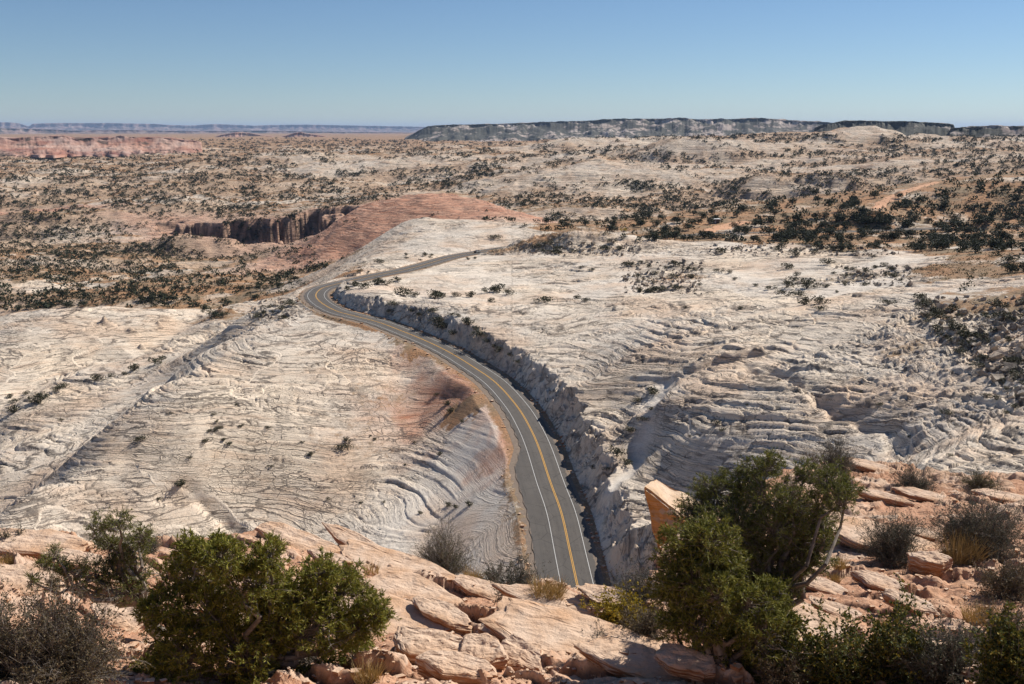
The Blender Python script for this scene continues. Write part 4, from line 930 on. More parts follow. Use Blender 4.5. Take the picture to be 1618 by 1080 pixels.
# ------------------------------------------------------------------ near trees
def lob(D, lst, seed, k=1.0):
    R = np.random.RandomState(seed); return [(undist(px, py, D+R.uniform(-.35, .45)*1.0), k*rp/(F/(D*1.02))) for px, py, rp in lst]
b = fhit(400, 1079); b = undist(400, 1105, 12.6)
conifer('juniper_tree', b, lob(12.9, [(252,968,46),(300,905,46),(352,885,44),(330,965,60),(405,925,55),(290,1025,58),(385,1025,66),(462,950,56),(505,905,34),(540,930,46),(566,985,46),(480,1035,62),(588,965,30),(565,1040,42),(425,880,30),(255,1062,44),(300,868,22),(345,862,20),(500,985,55),(430,985,55)], 1), 11, M_JUN,
        'big bushy yellow-green juniper at the lower left', twig=92, tuft=15)
b = fhit(250, 985)
conifer('pinyon_tree', undist(255, 975, 14.6), lob(14.7, [(160,832,24),(188,828,22),(172,862,28),(205,862,30),(190,895,32),(150,905,30),(120,905,22),(222,905,32),(205,930,28),(88,878,13),(70,893,11),(100,898,13),(52,918,9),(84,925,11),(225,850,22)], 2), 12, M_PIN,
        'dark twisted pinyon pine with bare left boughs behind the big juniper', twig=70, tuft=13, ll=(.03, .055), lw=(.006, .010), rad=.09, dead=10)
conifer('juniper_tree', undist(1142, 1112, 12.3), lob(12.7, [(1120,852,44),(1078,870,40),(1100,918,46),(1062,930,32),(1142,900,40),(1150,965,44),(1100,985,36),(1182,955,34),(1212,1000,42),(1165,1030,42),(1228,1045,30),(1068,985,26),(1215,940,26),(1180,1060,28),(1240,985,22),(1110,880,34),(1135,940,34),(1090,950,30)], 3, 1.15), 13, leaf_mat('juniper_leaf_dark', (.085, .092, .016), (.17, .17, .03), (.29, .26, .055)),
        'olive-green juniper at lower right, nearer of the two joined trees', twig=86, tuft=14, rad=.13, dead=9)
conifer('pinyon_tree', undist(1165, 1105, 13.6), lob(14.4, [(1198,745,26),(1218,735,22),(1172,765,32),(1130,775,30),(1108,800,30),(1212,785,36),(1250,840,44),(1165,835,44),(1200,885,44),(1262,885,34),(1312,760,30),(1332,790,26),(1292,800,26),(1270,750,22),(1238,925,32),(1292,852,24),(1120,830,30),(1088,812,20),(1225,835,36),(1300,830,22),(1340,770,14),(1150,800,30),(1190,815,36),(1230,870,34),(1175,870,34),(1185,925,36),(1145,900,32),(1252,800,30),(1285,885,26),(1205,965,28),(1270,825,28)], 4, 1.2), 14, M_PIN,
        'tall open dark pinyon pine at lower right, behind the olive juniper', twig=80, tuft=13, ll=(.035, .06), lw=(.007, .011), rad=.12, dead=14)
print('trees', time.time()-T0)
# near shrubs: pixel of the foot, width and height in photo pixels
def sh(px, py, wp, hp, seed, lm, label, **k):
    p = fhit(px, py); s = ppm(p); return shrub('desert_shrub', p, wp/s, hp/s, seed, lm, label, **k)
sh(700,908,122,82,1,M_OLIVE,'round olive-brown bush on the ledge rim left of the road foot',stems=150,twn=9,leafn=4,spread=.9,ls=(.02,.04),lw_=.25)
sh(815,945,88,70,2,M_GREYL,'dark grey twiggy bush on the rim between olive bush and yellow grass',stems=80,leafn=4)
sh(780,920,46,42,3,M_GREYL,'small pale grey bush left of the dark twiggy one on the rim',stems=40,leafn=4,tw=M_DEAD)
sh(1012,952,82,62,4,M_GREYL,'grey bare bush at the rim left of the olive juniper',stems=110,leafn=3,tw=M_DEAD)
sh(985,985,110,45,5,M_YELL,'yellow-leaved bush on the rim below the road cut',stems=60,leafn=6,ls=(.03,.055),lw_=.6)
sh(1020,1000,90,55,6,M_BROWNL,'brownish bush with a few yellow leaves left of the juniper trunk',stems=70,leafn=4)
sh(952,1033,64,46,7,M_GREYL,'tiny bare grey bush on the flat slab at bottom centre',stems=22,twn=6,leafn=3,tw=M_DEAD,spread=.8)
sh(1322,742,70,60,8,M_GREYL,'upright grey-brown bush standing on the right-hand skyline',stems=120,leafn=5)
sh(1283,720,52,42,9,M_BROWNL,'sparse straw-coloured bush on the skyline beside the grey-brown one',stems=34,leafn=3,tw=M_TWIG)
sh(1248,790,60,46,10,M_GREYL,'grey bush half hidden behind the open pinyon',stems=80,leafn=4)
sh(1442,778,74,48,11,M_GREYL,'dark flat-topped bush on the rim at right',stems=100,leafn=6)
sh(1548,772,66,30,12,M_OLIVE,'low yellowish bush on the rim near the right edge',stems=80,leafn=5)
sh(1410,885,112,80,13,M_GREYL,'dark round bush in the middle of the right-hand ledge',stems=170,leafn=5,twn=9)
sh(1548,868,160,90,14,M_GREYL,'largest grey-green bush at the right edge of the ledge',stems=200,leafn=6,twn=9)
sh(1590,940,120,66,15,M_BROWNL,'brown leafy bush under the largest grey-green bush',stems=90,leafn=6)
sh(90,1085,215,155,16,M_BROWNL,'large grey-brown twiggy bush filling the lower left corner',stems=200,leafn=6,twn=10,ls=(.015,.03),lw_=.7)
sh(-10,1060,150,130,17,M_BROWNL,'second twiggy bush cut by the left border',stems=110,leafn=6,twn=9)
sh(14,868,60,30,18,M_GREYL,'small grey bush on the pale slab at the left edge',stems=60,leafn=5)
sh(228,872,60,34,19,M_GREYL,'grey bush showing between the pinyon and the big juniper',stems=60,leafn=4)
sh(1300,1085,150,140,20,M_GRNL,'leafy oak bush with yellowing leaves beside the tree trunk at bottom right',stems=80,leafn=8,ls=(.03,.055),lw_=.6,twn=8)
sh(1415,1070,150,120,21,M_GRNL,'green leafy oak bush at the bottom, second from the right corner',stems=90,leafn=8,ls=(.03,.05),lw_=.6,twn=8)
sh(1500,1085,150,105,22,M_GREYL,'dense grey bush at the bottom right',stems=160,leafn=6,twn=9)
sh(1605,1085,130,110,23,M_GRNL,'green and yellow leafy bush in the lower right corner',stems=90,leafn=9,ls=(.03,.05),lw_=.6)
sh(1600,1010,110,60,24,M_BROWNL,'brownish bush above the lower right corner',stems=80,leafn=5)
sh(1235,1080,90,60,25,M_BROWNL,'dim brown bush at the base of the right-hand tree',stems=70,leafn=5)
sh(1180,800,50,34,26,M_GREYL,'small bush behind the crown of the olive juniper',stems=40,leafn=4)
def gr(px, py, wp, hp, seed, label, **k):
    p = fhit(px, py); s = ppm(p); return grass(p, wp/s, hp/s, seed, label, **k)
gr(866,947,62,36,1,'tall yellow grass tuft against the grey road at the rim',n=420)
gr(746,908,34,28,2,'pale grass tuft touching the round olive bush',n=180)
gr(1520,888,66,52,3,'straw-coloured grass clump in front of the largest bush',n=420)
gr(1325,900,26,22,4,'small dry grass tuft right of the big tree',n=110)
gr(1318,918,22,16,5,'tiny grass tuft just below another near the big tree',n=80)
gr(1550,985,70,36,6,'dry grass clump above the bushes in the lower right corner',n=320)
gr(15,892,40,22,7,'yellow grass by the small grey bush at the left edge',n=160)
gr(232,945,26,20,8,'little pale tuft at the foot of the pinyon',n=90)
gr(582,1075,50,40,9,'grey dry tuft at the lower right of the big juniper',n=160)
gr(985,1052,20,14,10,'tiny straw tuft beside the tiny bare bush',n=70)
gr(1345,850,24,16,11,'small yellow tuft left of the dark round bush',n=80)
gr(585,905,40,20,12,'wispy dry tuft below the rim slabs',n=80)
gr(1400,995,40,20,13,'faded tuft among the right-hand slabs',n=90)
print('shrubs', time.time()-T0)

# ------------------------------------------------------------------ distant junipers and shrubs
def far_tree(seed, kind):
    R = np.random.RandomState(seed); K = 9 if kind == 'tree' else 6; Fl = []; W = []
    hubz = .18 if kind == 'tree' else .05
    for k in range(K):
        c = np.array([R.randn()*.22, R.randn()*.22, R.uniform(.32, .78)]) if kind == 'tree' else np.array([R.randn()*.26, R.randn()*.26, R.uniform(.2, .6)])
        r = R.uniform(.16, .27); n = 55
        d = unit(R.randn(n, 3)); P_ = c+d*(r*R.uniform(.5, 1.1, n))[:, None]; P_[:, 2] = np.maximum(P_[:, 2], .02)
        Fl.append(leaves(P_, unit(d+R.randn(n, 3)*.7), R.uniform(.08, .15, n), R.uniform(.06, .10, n), R))
        b_ = curve((0, 0, hubz), c, R, 3, .05); W.append(prisms(b_[:-1], b_[1:], np.array([.022, .014]), np.array([.014, .008]), 4))
    W.append(prisms([(0, 0, -.12)], [(0.01, 0, hubz+.02)], np.array([.05]), np.array([.03]), 6))
    return cat(Fl), cat(W)
PROT = {}
for kind, mat, n in (('tree', M_TREE, 6), ('shrub', M_SCRUB, 5)):
    for i in range(n):
        (V, Fq), (V1, F1) = far_tree(200+i+(50 if kind == 'shrub' else 0), kind)
        PROT[kind, i] = ((V, Fq), (V1, F1), {})
def inst(kind, i, loc, h, wd, rz, label, group):
    cr, wo, cache = PROT[kind, i]; nm = ('juniper_tree', 'trunk', 'crown', 'tree') if kind == 'tree' else ('desert_shrub', 'stems', 'foliage', 'shrub')
    if 'r' not in cache:
        r = empty(nm[0], loc, rz); mesh(nm[1], *wo, M_BARK, r); mesh(nm[2], *cr, M_TREE if kind == 'tree' else M_SCRUB, r); r.scale = (wd, wd, h); cache['r'] = r
        return tag(r, label, nm[3], group)
    return dup(cache['r'], loc, rz, (wd, wd, h), label=label, cat=nm[3], group=group)
ORD = ['leftmost', 'second from left', 'third from left', 'fourth from left', 'fifth from left', 'sixth from left', 'seventh from left', 'eighth from left', 'ninth from left', 'tenth from left', 'eleventh from left', 'twelfth from left']
def proj(p):
    z = p[1]*cp-(p[2]-EYE)*sp; return 809+F*p[0]/z, 540-F*(p[1]*sp+(p[2]-EYE)*cp)/z
R = np.random.RandomState(77)
def road_clear(p, m=9):
    return np.min(np.hypot(RL[:, 0]-p[0], RL[:, 1]-p[1])) > m
cands = []      # (apparent size, position, height, width)
TRK = [(1383,330),(1392,322),(1405,314),(1425,305),(1445,298),(1465,292),(1482,288),(1135,360),(1155,354),(1180,350),(1120,364)]
EXTRA = [(1240,372,34),(1225,352,22),(1262,350,26),(1290,345,24),(1060,378,30),(1080,376,22),(1035,378,26),(1012,382,20),(985,378,16),(960,368,14),(1190,358,24),(1275,385,26),(1275,372,22),(1300,368,24),(1320,366,22),(1350,365,26),(1380,366,26),(1420,350,26),(1440,358,22),(1505,356,26),
         (1500,370,26),(1550,372,26),(1580,378,28),(1605,345,30),(1560,345,20),(1590,360,24),(1610,395,30),(1600,412,30),(1535,455,26),(1600,430,34),(1545,440,20),(1570,405,24),(1520,395,22),(1460,378,26),(1480,330,26),(1450,335,26),(1395,350,26),(1365,345,22),(1340,330,22),(1310,325,20),(1170,330,22),(1130,325,22),(1085,328,20),(1060,322,20),(1110,345,18),(1095,330,20),(1015,338,22),(1030,345,20),(990,345,14),(870,348,16),(850,352,16),(830,358,12),(900,350,14),(920,345,14),(945,355,12),(865,362,12),(1225,318,16),(1460,318,20),(1500,310,20),(1550,300,22),(1590,300,24),(1610,320,26),(1430,320,18),(1520,330,20),(1235,380,20),(1205,385,18),(1155,380,16)]
for px, py, wpx in EXTRA:
    p = hit(px, py, 330)
    if p is None or not road_clear(p, 7): continue
    s = ppm(p); w_ = wpx/s*R.uniform(.42, .6)
    for q in range(3):
        o_ = np.array([R.randn()*wpx/s*.28, R.randn()*wpx/s*.35]); x, y = p[:2]+o_
        if not road_clear((x, y), 7): continue
        cands.append((x, y, w_*R.uniform(.75, 1.05)))
for k in range(9000):
    px = R.uniform(815, 1640); py = R.uniform(258, 400)
    p = hit(px, py, 400)
    if p is None: continue
    r = math.hypot(p[0], p[1]); j = (math.atan2(p[0], p[1])+.6)/1.2*(NA-1); i = np.interp(math.log(r), LR, np.arange(len(LR)))
    pl = plateau[int(i), int(j)]
    if pl < .5 or R.rand() > .27: continue
    dn = fbm(np.array([p[0]/26]), np.array([p[1]/18]), 3, 99)[0]
    if dn < -.02 and R.rand() < .8: continue
    if min(math.hypot(px-a, (py-b_)*2) for a, b_ in TRK) < 13 or not road_clear(p, 8): continue
    cands.append((p[0], p[1], R.uniform(2.8, 5.8)))
trees = []
for x, y, w_ in cands:
    z = float(zat(x, y)); trees.append((x, y, z, w_, w_*R.uniform(.75, 1.0)))
# valley junipers
CM = np.maximum.accumulate(ELV[:, :NA], axis=0).T.copy()
def sample_ground(N, dep0, dep1, pw, R):
    a = R.uniform(-.58, .58, N); dep = np.radians(dep0+(dep1-dep0)*R.rand(N)**pw); px = 809+F*np.tan(a); py = 540+F*np.tan(dep-PITCH)
    x, y, d = (px-809)/F, cp+(540-py)/F*sp, -sp+(540-py)/F*cp; t = d/np.hypot(x, y); j = np.clip(((np.arctan2(x, y)+.60)/1.2*(NA-1)).astype(int), 0, NA-1)
    k = np.array([np.searchsorted(CM[jj], tt) for jj, tt in zip(j, t)]); ok = k < len(LR)-1; return k[ok], j[ok]
k, j = sample_ground(165000, .25, 11.2, 1.25, R); r = RR[k, j]; a = AA[k, j]
ok = (r > 575) & (r < 6500) & ((r > 650+70*fbm(X[k, j]/40, Y[k, j]/40, 3, 8)) | (soil[k, j] > .45)) & (plateau[k, j] < .3) & ~((a > azp(560)) & (r < 900)); k, j, r = k[ok], j[ok], r[ok]
X0, Y0 = X[k, j]+R.randn(len(k))*.4, Y[k, j]+R.randn(len(k))*.8
dn = .62*fbm(X0/80+.3*Y0/95, Y0/110, 5, 101, .6)+.45*soil[k, j]-.5*redm[k, j]-.42*bare[k, j]
ok = (dn > -.32+.85*R.rand(len(k))) & (R.rand(len(k)) < .54*ss(600, 1150, r)+.13); k, j, r, X0, Y0 = k[ok], j[ok], r[ok], X0[ok], Y0[ok]
w_ = (1.5+4.2*R.rand(len(k))**1.9)*np.where(r < 1200, 1, (r/1200)**.55)
trees = np.array(trees+[(a_, b_, c_, d_, d_*e_) for a_, b_, c_, d_, e_ in zip(X0, Y0, Z[k, j], w_, R.uniform(.5, .85, len(k)))])
sz = trees[:, 3]/np.hypot(trees[:, 0], trees[:, 1])
prj = np.array([proj(t[:3]) for t in trees]); inv = (prj[:, 0] > -10) & (prj[:, 0] < 1628)
order = np.argsort(-sz*inv); top = order[:300]; rest = order[300:]
print('trees total', len(trees))
REG = [((780,820,0,380),'beyond the bend of the highway'),((820,930,0,372),'on the near-left tip of the orange plateau'),((820,930,372,500),'by the rocky rim left of the plateau'),
       ((930,1060,0,362),'above the round yellow bush'),((930,1060,362,500),'below the round yellow bush'),
       ((1060,1200,0,335),'behind the white-roofed hut'),((1060,1200,335,362),'around the white-roofed hut'),((1060,1200,362,520),'below the orange dirt turnout'),
       ((1200,1330,0,330),'on the plateau in front of the dark cliff'),((1200,1330,330,360),'mid-plateau right of the orange turnout'),((1200,1330,360,520),'on the white rim right of the turnout'),
       ((1330,1440,0,330),'left of the orange dirt track'),((1330,1440,330,362),'just below the foot of the dirt track'),((1330,1440,362,520),'under the highway, below the dirt track'),
       ((1440,1530,0,330),'right of the top of the dirt track'),((1440,1530,330,362),'around the yellow roadside marker'),((1440,1530,362,520),'under the highway and yellow marker'),
       ((1530,1660,0,330),'high on the plateau at the right edge'),((1530,1660,330,362),'above the highway at the right edge'),((1530,1660,362,405),'below the highway at the right edge'),((1530,1660,405,700),'on the rubbly slope at the right edge'),
       ((-60,130,0,1000),'in the desert valley at the far left'),((130,260,0,1000),'in the valley behind the rock pinnacles'),((260,400,0,1000),'in the valley below the canyon'),((400,600,0,1000),'in the valley left of the hairpin'),((600,930,0,1000),'on the pale hills past the red dome')]
cells = {}
for i in top:
    px, py = prj[i]
    for (a, b_, c, d), nm in REG:
        if a <= px < b_ and c <= py < d: break
    else: nm = 'on the open desert'
    cells.setdefault(nm, []).append(i)
for nm, li_ in cells.items():
    li_.sort(key=lambda i: prj[i][0])
    for c0 in range(0, len(li_)):
        i = li_[c0]; x, y, z, w_, h = trees[i]; szn = 'large' if w_ > 4.6 else ('small' if w_ < 3.4 else 'medium')
        q = len(li_); nsub = (q+11)//12; sub = c0*nsub//q; first = [c for c in range(q) if c*nsub//q == sub][0]
        part_ = ['', ][0] if nsub == 1 else (['left half, ', 'right half, '][sub] if nsub == 2 else (['left part, ', 'middle part, ', 'right part, ', 'far right, '][min(sub, 3)]))
        inst('tree', int(R.randint(6)), (x, y, z-.1), h*1.05, w_*1.25, R.rand()*6.28, f'{szn} juniper {nm}, {part_}{ORD[min(c0-first, 11)]}', 'junipers dotting the desert')
def scatter_mesh(name, arr, nl, mat, label, cat_, seed):
    R = np.random.RandomState(seed); N = len(arr); x, y, z, w_, h = arr.T
    P_ = np.repeat(np.c_[x, y, z], nl, 0); W_ = np.repeat(w_, nl)[:, None]; H = np.repeat(h, nl)
    d = unit(R.randn(N*nl, 3)); d[:, 2] = np.abs(d[:, 2]); rr = R.uniform(.25, .52, N*nl)[:, None]
    lob_ = np.repeat(R.randn(N, 3)*.06, nl, 0)
    c = P_+(d*rr+lob_)*np.c_[W_, W_, H[:, None]*1.7]
    s = W_[:, 0]
    V, Fq = leaves(c, unit(d+R.randn(N*nl, 3)*.6), s*R.uniform(.25, .42, N*nl), s*R.uniform(.2, .34, N*nl), R)
    return tag(mesh(name, V, Fq, mat), label, cat_, kind='stuff')
scatter_mesh('distant_juniper_scrub', trees[rest], 22, M_TREE, 'countless dark juniper dots over the far slickrock and valleys', 'scrub', 5)
# dark trees along the mesa tops
R = np.random.RandomState(9)
# shrubs on the slickrock, one by one
SHR = [(338,655,8),(344,668,8),(346,677,12),(336,685,12),(382,676,9),(421,679,9),(323,698,11),(353,697,10),(364,702,12),(547,700,12),(541,712,20),(490,719,13),(373,641,6),(427,739,8),(222,698,16),(287,771,22),(97,665,8),(21,652,20),(41,623,11),(59,637,26),(152,602,18),(213,585,22),(254,574,24),(91,619,14),(15,629,12),(22,636,14),(593,695,7),(72,628,12),(104,612,16),(174,596,12),(195,593,10),
       (694,720,10),(713,652,16),(706,640,12),(690,625,9),(730,668,8),(624,486,14),(619,494,12),(713,498,11),(724,500,11),(691,508,22),(698,521,24),(717,529,16),(760,534,18),(789,557,14),(780,551,12),(572,456,20),(598,449,20),(609,450,22),(628,444,14),(639,469,24),(655,468,14),(687,472,26),(700,470,16),(721,468,14),(743,469,16),(772,462,22),(784,461,22),(800,466,16),(774,477,14),(861,478,22),(919,424,9),(936,428,9),(925,476,14),(913,472,12),(780,378,16),(672,404,10),(600,416,14),
       (1006,634,14),(1030,623,24),(1015,666,18),(997,686,18),(975,718,22),(991,735,18),(936,741,10),(958,743,12),(1028,647,12),(1242,424,18),(1307,417,22),(1220,457,16),(1242,454,20),(1242,467,22),(1274,456,28),(1266,468,20),(1270,481,22),(1294,481,22),(1294,491,16),(1305,454,14),(1366,451,14),(1404,481,20),(1335,451,7),(1409,428,9),(1194,452,10),(1170,488,12),(1259,435,12),(1253,444,16),(1137,430,14),(1153,431,10),(1046,459,16),(1131,670,14),(1142,683,10),(1083,487,8),(1160,442,8),(1318,432,9),(1350,437,7),(1322,462,8),
       (740,516,20),(752,522,14),(770,543,14),(804,566,12),(735,506,12),(663,500,12),(650,492,10),(683,497,14),(560,452,14),(548,458,12),(820,573,10),(585,690,6),(655,700,6),(478,700,6),(270,655,6),(300,725,7),(640,735,6),(250,790,9),(520,860,8),(390,868,8),
       (708,800,12),(720,803,12),(741,800,14),(664,812,10),(571,797,7),(608,794,6),(517,790,8),(1435,690,7),(1180,640,6),(1090,690,6),(1500,655,18),(1390,640,12),(1500,720,10),(1360,620,8),(1230,600,7),(1445,740,8)]
shr = []
for px, py, wp in SHR:
    p = hit(px, py, 140)
    if p is None or not road_clear(p, 7.0): continue
    shr.append((p, wp/ppm(p)))
R = np.random.RandomState(31)
for n, (x0, y0, x1, y1), (lo, hi) in ((62, (1450,468,1625,610), (12, 26)), (22, (985,415,1110,465), (8, 18)), (16, (1320,420,1440,450), (7, 14)), (14, (820,385,1000,402), (8, 16)), (12, (395,470,470,505), (7, 15)), (8, (1560,600,1620,660), (9, 16)), (14, (1130,388,1420,408), (8, 18)), (10, (640,400,800,412), (4, 9)), (8, (560,430,640,440), (5, 10))):
    for k in range(n):
        px, py = R.uniform(x0, x1), R.uniform(y0, y1)
        if x0 == 1450 and (px-1450) < (py-500)*1.2-10: continue
        p = hit(px, py, 140)
        if p is None or not road_clear(p, 7.5): continue
        shr.append((p, R.uniform(lo, hi)/ppm(p)))
RG2 = [((-60,300,560,800),'on the lower left apron of rock'),((-60,480,440,560),'on the left ridge by the pinnacles'),((300,420,560,900),'on the left flank of the bowl'),((420,600,560,900),'in the bottom of the bowl'),((600,800,590,900),'on the stained slope left of highway'),
       ((540,700,400,520),'on the rock inside the hairpin bend'),((700,830,400,520),'on the pale rock above the cut'),((690,850,500,590),'along the top of the road cut'),((500,830,360,400),'beside the far stretch of highway'),((830,985,370,500),'on the pale slope below the plateau tip'),
       ((985,1120,380,500),'in the dark rubble patch mid-slope'),((1120,1330,380,500),'on white slickrock below the plateau'),((1330,1450,380,500),'by the reddish ledge at upper right'),((900,1060,590,780),'in the white gully beside the road cut'),((1060,1450,500,780),'on the layered slope at right'),((1440,1660,380,520),'atop the rubbly slope at right'),((1440,1660,520,780),'low on the rubbly slope at right')]
cells = {}
for p, w_ in shr:
    px, py = proj(p)
    nm = next((n for (a, b_, c, d), n in RG2 if a <= px < b_ and c <= py < d), 'on the bare slickrock'); cells.setdefault(nm, []).append((px, py, p, w_))
print('shrubs', len(shr), {k: len(v) for k, v in cells.items()})
for nm, l_ in cells.items():
    l_.sort(key=lambda t: t[0]); q = len(l_); nsub = (q+11)//12
    for c0, (px, py, p, w_) in enumerate(l_):
        sub = c0*nsub//q; first = [c for c in range(q) if c*nsub//q == sub][0]
        part_ = '' if nsub == 1 else ['left part, ', 'middle part, ', 'right part, ', 'far right, '][min(sub if nsub > 2 else sub*2, 3)]
        inst('shrub', int(R.randint(5)), tuple(p+np.array([0, 0, -.1])), w_*R.uniform(.55, .85), w_*1.1, R.rand()*6.28, f'dark desert shrub {nm}, {part_}{ORD[min(c0-first, 11)]}', 'shrubs growing on the slickrock')
# soil-coloured low bushes over the plateau and valley: ground cover
k, j = sample_ground(42000, 1.0, 10.2, 1.0, R); r = RR[k, j]
ok = (r > 380) & (r < 4500) & (soil[k, j] > .3+.3*R.rand(len(k))) & ((r > 1100) | (np.abs(ROADD[k, j]) > 7)); k, j, r = k[ok], j[ok], r[ok]; f_ = np.maximum(1, r/1100)
gc = np.c_[X[k, j]+R.randn(len(k))*.3, Y[k, j]+R.randn(len(k))*.5, Z[k, j], R.uniform(.6, 1.7, len(k))*f_, R.uniform(.35, .7, len(k))*f_]
scatter_mesh('sagebrush_cover', gc[::2], 8, M_SCRUB, 'low grey-green sagebrush speckling the soil', 'ground cover', 6)
scatter_mesh('dry_grass_cover', gc[1::2], 8, M_GC2 if 'M_GC2' in globals() else leaf_mat('dry_brush', (.13, .115, .06), (.2, .17, .09), (.28, .2, .09), .1), 'low straw and olive brush over the soil', 'ground cover', 7)
print('far veg', len(gc), time.time()-T0)

# ------------------------------------------------------------------ yellow bush, car, hut, marker
p = hit(984, 366, 450); (cr, wo, _) = PROT['shrub', 1]
r_ = tag(empty('rabbitbrush', p), 'round bright yellow bush at the plateau edge', 'shrub'); mesh('foliage', *cr, M_YELL, r_); mesh('stems', *wo, M_TWIG, r_); r_.scale = (4.2, 4.2, 3.6)
def box(sx, sy, sz, c=(0, 0, 0), bev=.0, taper=None):
    bm = bmesh.new(); bmesh.ops.create_cube(bm, size=1); bmesh.ops.scale(bm, vec=(sx, sy, sz), verts=bm.verts)
    if taper:
        for v in bm.verts:
            if v.co.z > 0: v.co.x = v.co.x*taper[0]+taper[2]; v.co.y *= taper[1]
    if bev: bmesh.ops.bevel(bm, geom=bm.edges[:], offset=bev, segments=3, affect='EDGES')
    bmesh.ops.translate(bm, vec=c, verts=bm.verts); return bm
def bobj(name, bms, mat, parent):
    bm = bms[0]; me = bpy.data.meshes.new(name)
    for o_ in bms[1:]:
        t_ = bpy.data.meshes.new('tmp'); o_.to_mesh(t_); bm.from_mesh(t_); o_.free(); bpy.data.meshes.remove(t_)
    bm.to_mesh(me); bm.free(); me.materials.append(mat); o = bpy.data.objects.new(name, me); COL.objects.link(o); o.parent = parent; return o
def cyl(r, d, c, axis='Y', n=20):
    bm = bmesh.new(); bmesh.ops.create_cone(bm, cap_ends=True, segments=n, radius1=r, radius2=r, depth=d)
    if axis == 'Y': bmesh.ops.rotate(bm, verts=bm.verts, matrix=__import__('mathutils').Matrix.Rotation(math.pi/2, 3, 'X'))
    bmesh.ops.translate(bm, vec=c, verts=bm.verts); return bm
M_CAR = simple('black_car_paint', (.012, .014, .018), rough=.25, spec=.5); M_GLS = simple('car_glass', (.02, .025, .03), rough=.08, spec=.6); M_RUB = simple('tyre', (.015, .015, .015)); M_RIM = simple('rim', (.35, .35, .36), rough=.3)
M_LAMP = simple('lamp_lens', (.8, .8, .82), rough=.2); M_RED = simple('tail_lens', (.4, .02, .02), rough=.3); M_WROOF = simple('white_roof', (.78, .78, .76), (.7, .7, .68)); M_DWALL = simple('dark_wall', (.09, .075, .065), (.06, .05, .045)); M_SIGNY = simple('sign_yellow', (.75, .60, .04), rough=.5)
ci_ = int(np.argmin(np.abs(RS-RS[np.argmin([math.hypot(proj(q)[0]-752, proj(q)[1]-399) for q in RL[60:260]])+60]))); q = RL[ci_]; lane_ = q[:2]+nrm[ci_]*1.8
car = tag(empty('car', (lane_[0], lane_[1], q[2]+.05), math.atan2(tan[ci_, 1], tan[ci_, 0])), 'dark car driving on the far stretch of highway past the hairpin', 'car')
car.rotation_euler[1] = 0
bobj('body', [box(4.6, 1.86, .62, (0, 0, .66), .12), box(3.1, 1.7, .62, (-.35, 0, 1.22), .12, (.78, .86, -.05))], M_CAR, car)
bobj('windscreen', [box(.05, 1.36, .42, (1.03, 0, 1.22), .01, (1, .9, -.28))], M_GLS, car)
bobj('rear_window', [box(.05, 1.36, .38, (-1.78, 0, 1.24), .01, (1, .9, .18))], M_GLS, car)
for s in (-1, 1): bobj('side_window', [box(2.3, .04, .36, (-.4, s*.81, 1.26), .01, (.8, 1, 0))], M_GLS, car)
for sx in (-1.42, 1.42):
    for s in (-1, 1):
        w_ = bobj('wheel', [cyl(.35, .24, (sx, s*.84, .35))], M_RUB, car); bobj('rim', [cyl(.21, .26, (sx, s*.85, .35))], M_RIM, w_)
for s in (-1, 1): bobj('headlight', [box(.08, .34, .14, (2.28, s*.66, .78), .02)], M_LAMP, car); bobj('tail_light', [box(.06, .28, .16, (-2.29, s*.7, .82), .02)], M_RED, car)
p = hit(1131, 353, 500); hz = 0.2
hut = tag(empty('park_hut', (p[0], p[1], p[2]-.2), .12), 'small dark hut with a flat white roof beside the orange turnout', 'hut')
bobj('wall', [box(4.2, 3.2, 2.9, (0, 0, 1.5), .03)], M_DWALL, hut); bobj('roof', [box(5.8, 4.6, .32, (0, 0, 3.11), .04)], M_WROOF, hut)
bobj('door', [box(1.0, .08, 2.05, (-1.0, -1.73, 1.1), .01)], M_RIM, hut); bobj('window', [box(1.1, .06, .7, (1.0, -1.72, 1.8), .01)], M_GLS, hut)
for s in (-1, 1): bobj('post', [cyl(.09, 2.9, (s*2.6, -2.0, 1.5), 'Z', 8)], M_RIM, hut)
p = hit(1483, 357, 450)
sg = tag(empty('road_marker', p, .9), 'small yellow roadside sign on a post among the junipers', 'road sign')
bobj('post', [cyl(.05, 3.2, (0, 0, 1.2), 'Z', 8)], M_RIM, sg); bobj('panel', [box(.95, .03, 1.5, (0, -.07, 2.4), .01)], M_SIGNY, sg)
R = np.random.RandomState(66); Vs = []; Fs = []; k = 0
for (x0, y0, x1, y1), n_ in (((1450,468,1630,640), 620), ((985,415,1110,465), 260), ((1320,420,1440,452), 160), ((815,385,1010,404), 260), ((395,470,470,505), 120), ((1120,386,1420,404), 260)):
    for q_ in range(n_):
        px, py = R.uniform(x0, x1), R.uniform(y0, y1)
        if x0 == 1450 and (px-1450) < (py-500)*1.2-10: continue
        p = hit(px, py, 140)
        if p is None or not road_clear(p, 9): continue
        s = R.choice([.5, .9, 1.5, 2.4], p=[.4, .35, .2, .05]); a = R.rand()*6.28; ca_, sa = math.cos(a), math.sin(a)
        v = o8*np.array([1, .75, .6])*s*.5*R.uniform(.5, 1.3, (8, 1)); Q_ = np.linalg.qr(R.randn(3, 3))[0]; Q_ *= np.sign(np.linalg.det(Q_)); v = v@Q_
        Vs.append(v+np.array([p[0], p[1], p[2]+s*.12])); Fs.append(f8+8*k); k += 1
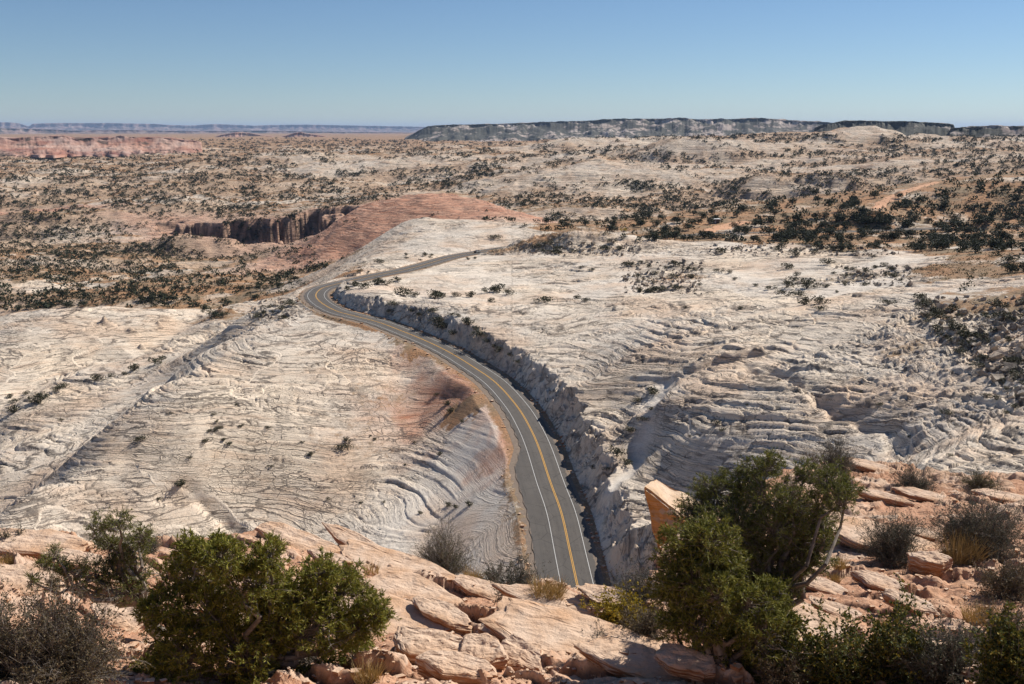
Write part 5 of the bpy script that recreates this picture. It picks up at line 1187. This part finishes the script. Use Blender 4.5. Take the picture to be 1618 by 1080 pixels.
tag(mesh('boulder_rubble', np.concatenate(Vs), np.concatenate(Fs), MT), 'angular blocks strewn over the broken dark slope and rims', 'rubble', kind='stuff')
# flakes of fallen rock at the foot of the cut
R = np.random.RandomState(55); Vs = []; Fs = []
for k in range(900):
    i = R.randint(6, 150); side_ = R.choice([-1, 1], p=[.3, .7]); off = (WR[i]+R.uniform(.5, 3.2)) if side_ > 0 else -(WL[i]+R.uniform(1, 4)); q = RL[i, :2]+nrm[i]*off; z = float(zat(*q)); s = R.choice([.15, .3, .55, .9], p=[.5, .3, .14, .06])
    a = R.rand()*6.28; ca_, sa = math.cos(a), math.sin(a); v = o8*np.array([1, .8, .65])*s*.5*R.uniform(.7, 1.2, (8, 1)); v = np.c_[v[:, 0]*ca_-v[:, 1]*sa, v[:, 0]*sa+v[:, 1]*ca_, v[:, 2]]
    Vs.append(v+np.array([q[0], q[1], z+s*.15])); Fs.append(f8+8*k)
tag(mesh('fallen_rock', np.concatenate(Vs), np.concatenate(Fs), M_SLAB), 'broken rock lying along the road shoulders and the cut', 'rubble', kind='stuff')

# ------------------------------------------------------------------ haze
HZ = bpy.data.materials.new('haze'); HZ.use_nodes = True; t_ = HZ.node_tree; t_.nodes.clear()
vo = t_.nodes.new('ShaderNodeVolumePrincipled'); vo.inputs['Color'].default_value = (.50, .68, 1, 1); vo.inputs['Density'].default_value = 2.0e-5; vo.inputs['Anisotropy'].default_value = 0.1
om = t_.nodes.new('ShaderNodeOutputMaterial'); t_.links.new(vo.outputs[0], om.inputs['Volume'])
bm = bmesh.new(); bmesh.ops.create_cube(bm, size=1); bmesh.ops.scale(bm, vec=(124000, 124000, 640), verts=bm.verts); bmesh.ops.translate(bm, vec=(0, 0, 130), verts=bm.verts)
me = bpy.data.meshes.new('haze'); bm.to_mesh(me); bm.free(); me.materials.append(HZ); hz = bpy.data.objects.new('haze', me); COL.objects.link(hz)
tag(hz, 'thin blue haze over the far desert', 'haze', kind='stuff')
print('done', time.time()-T0)
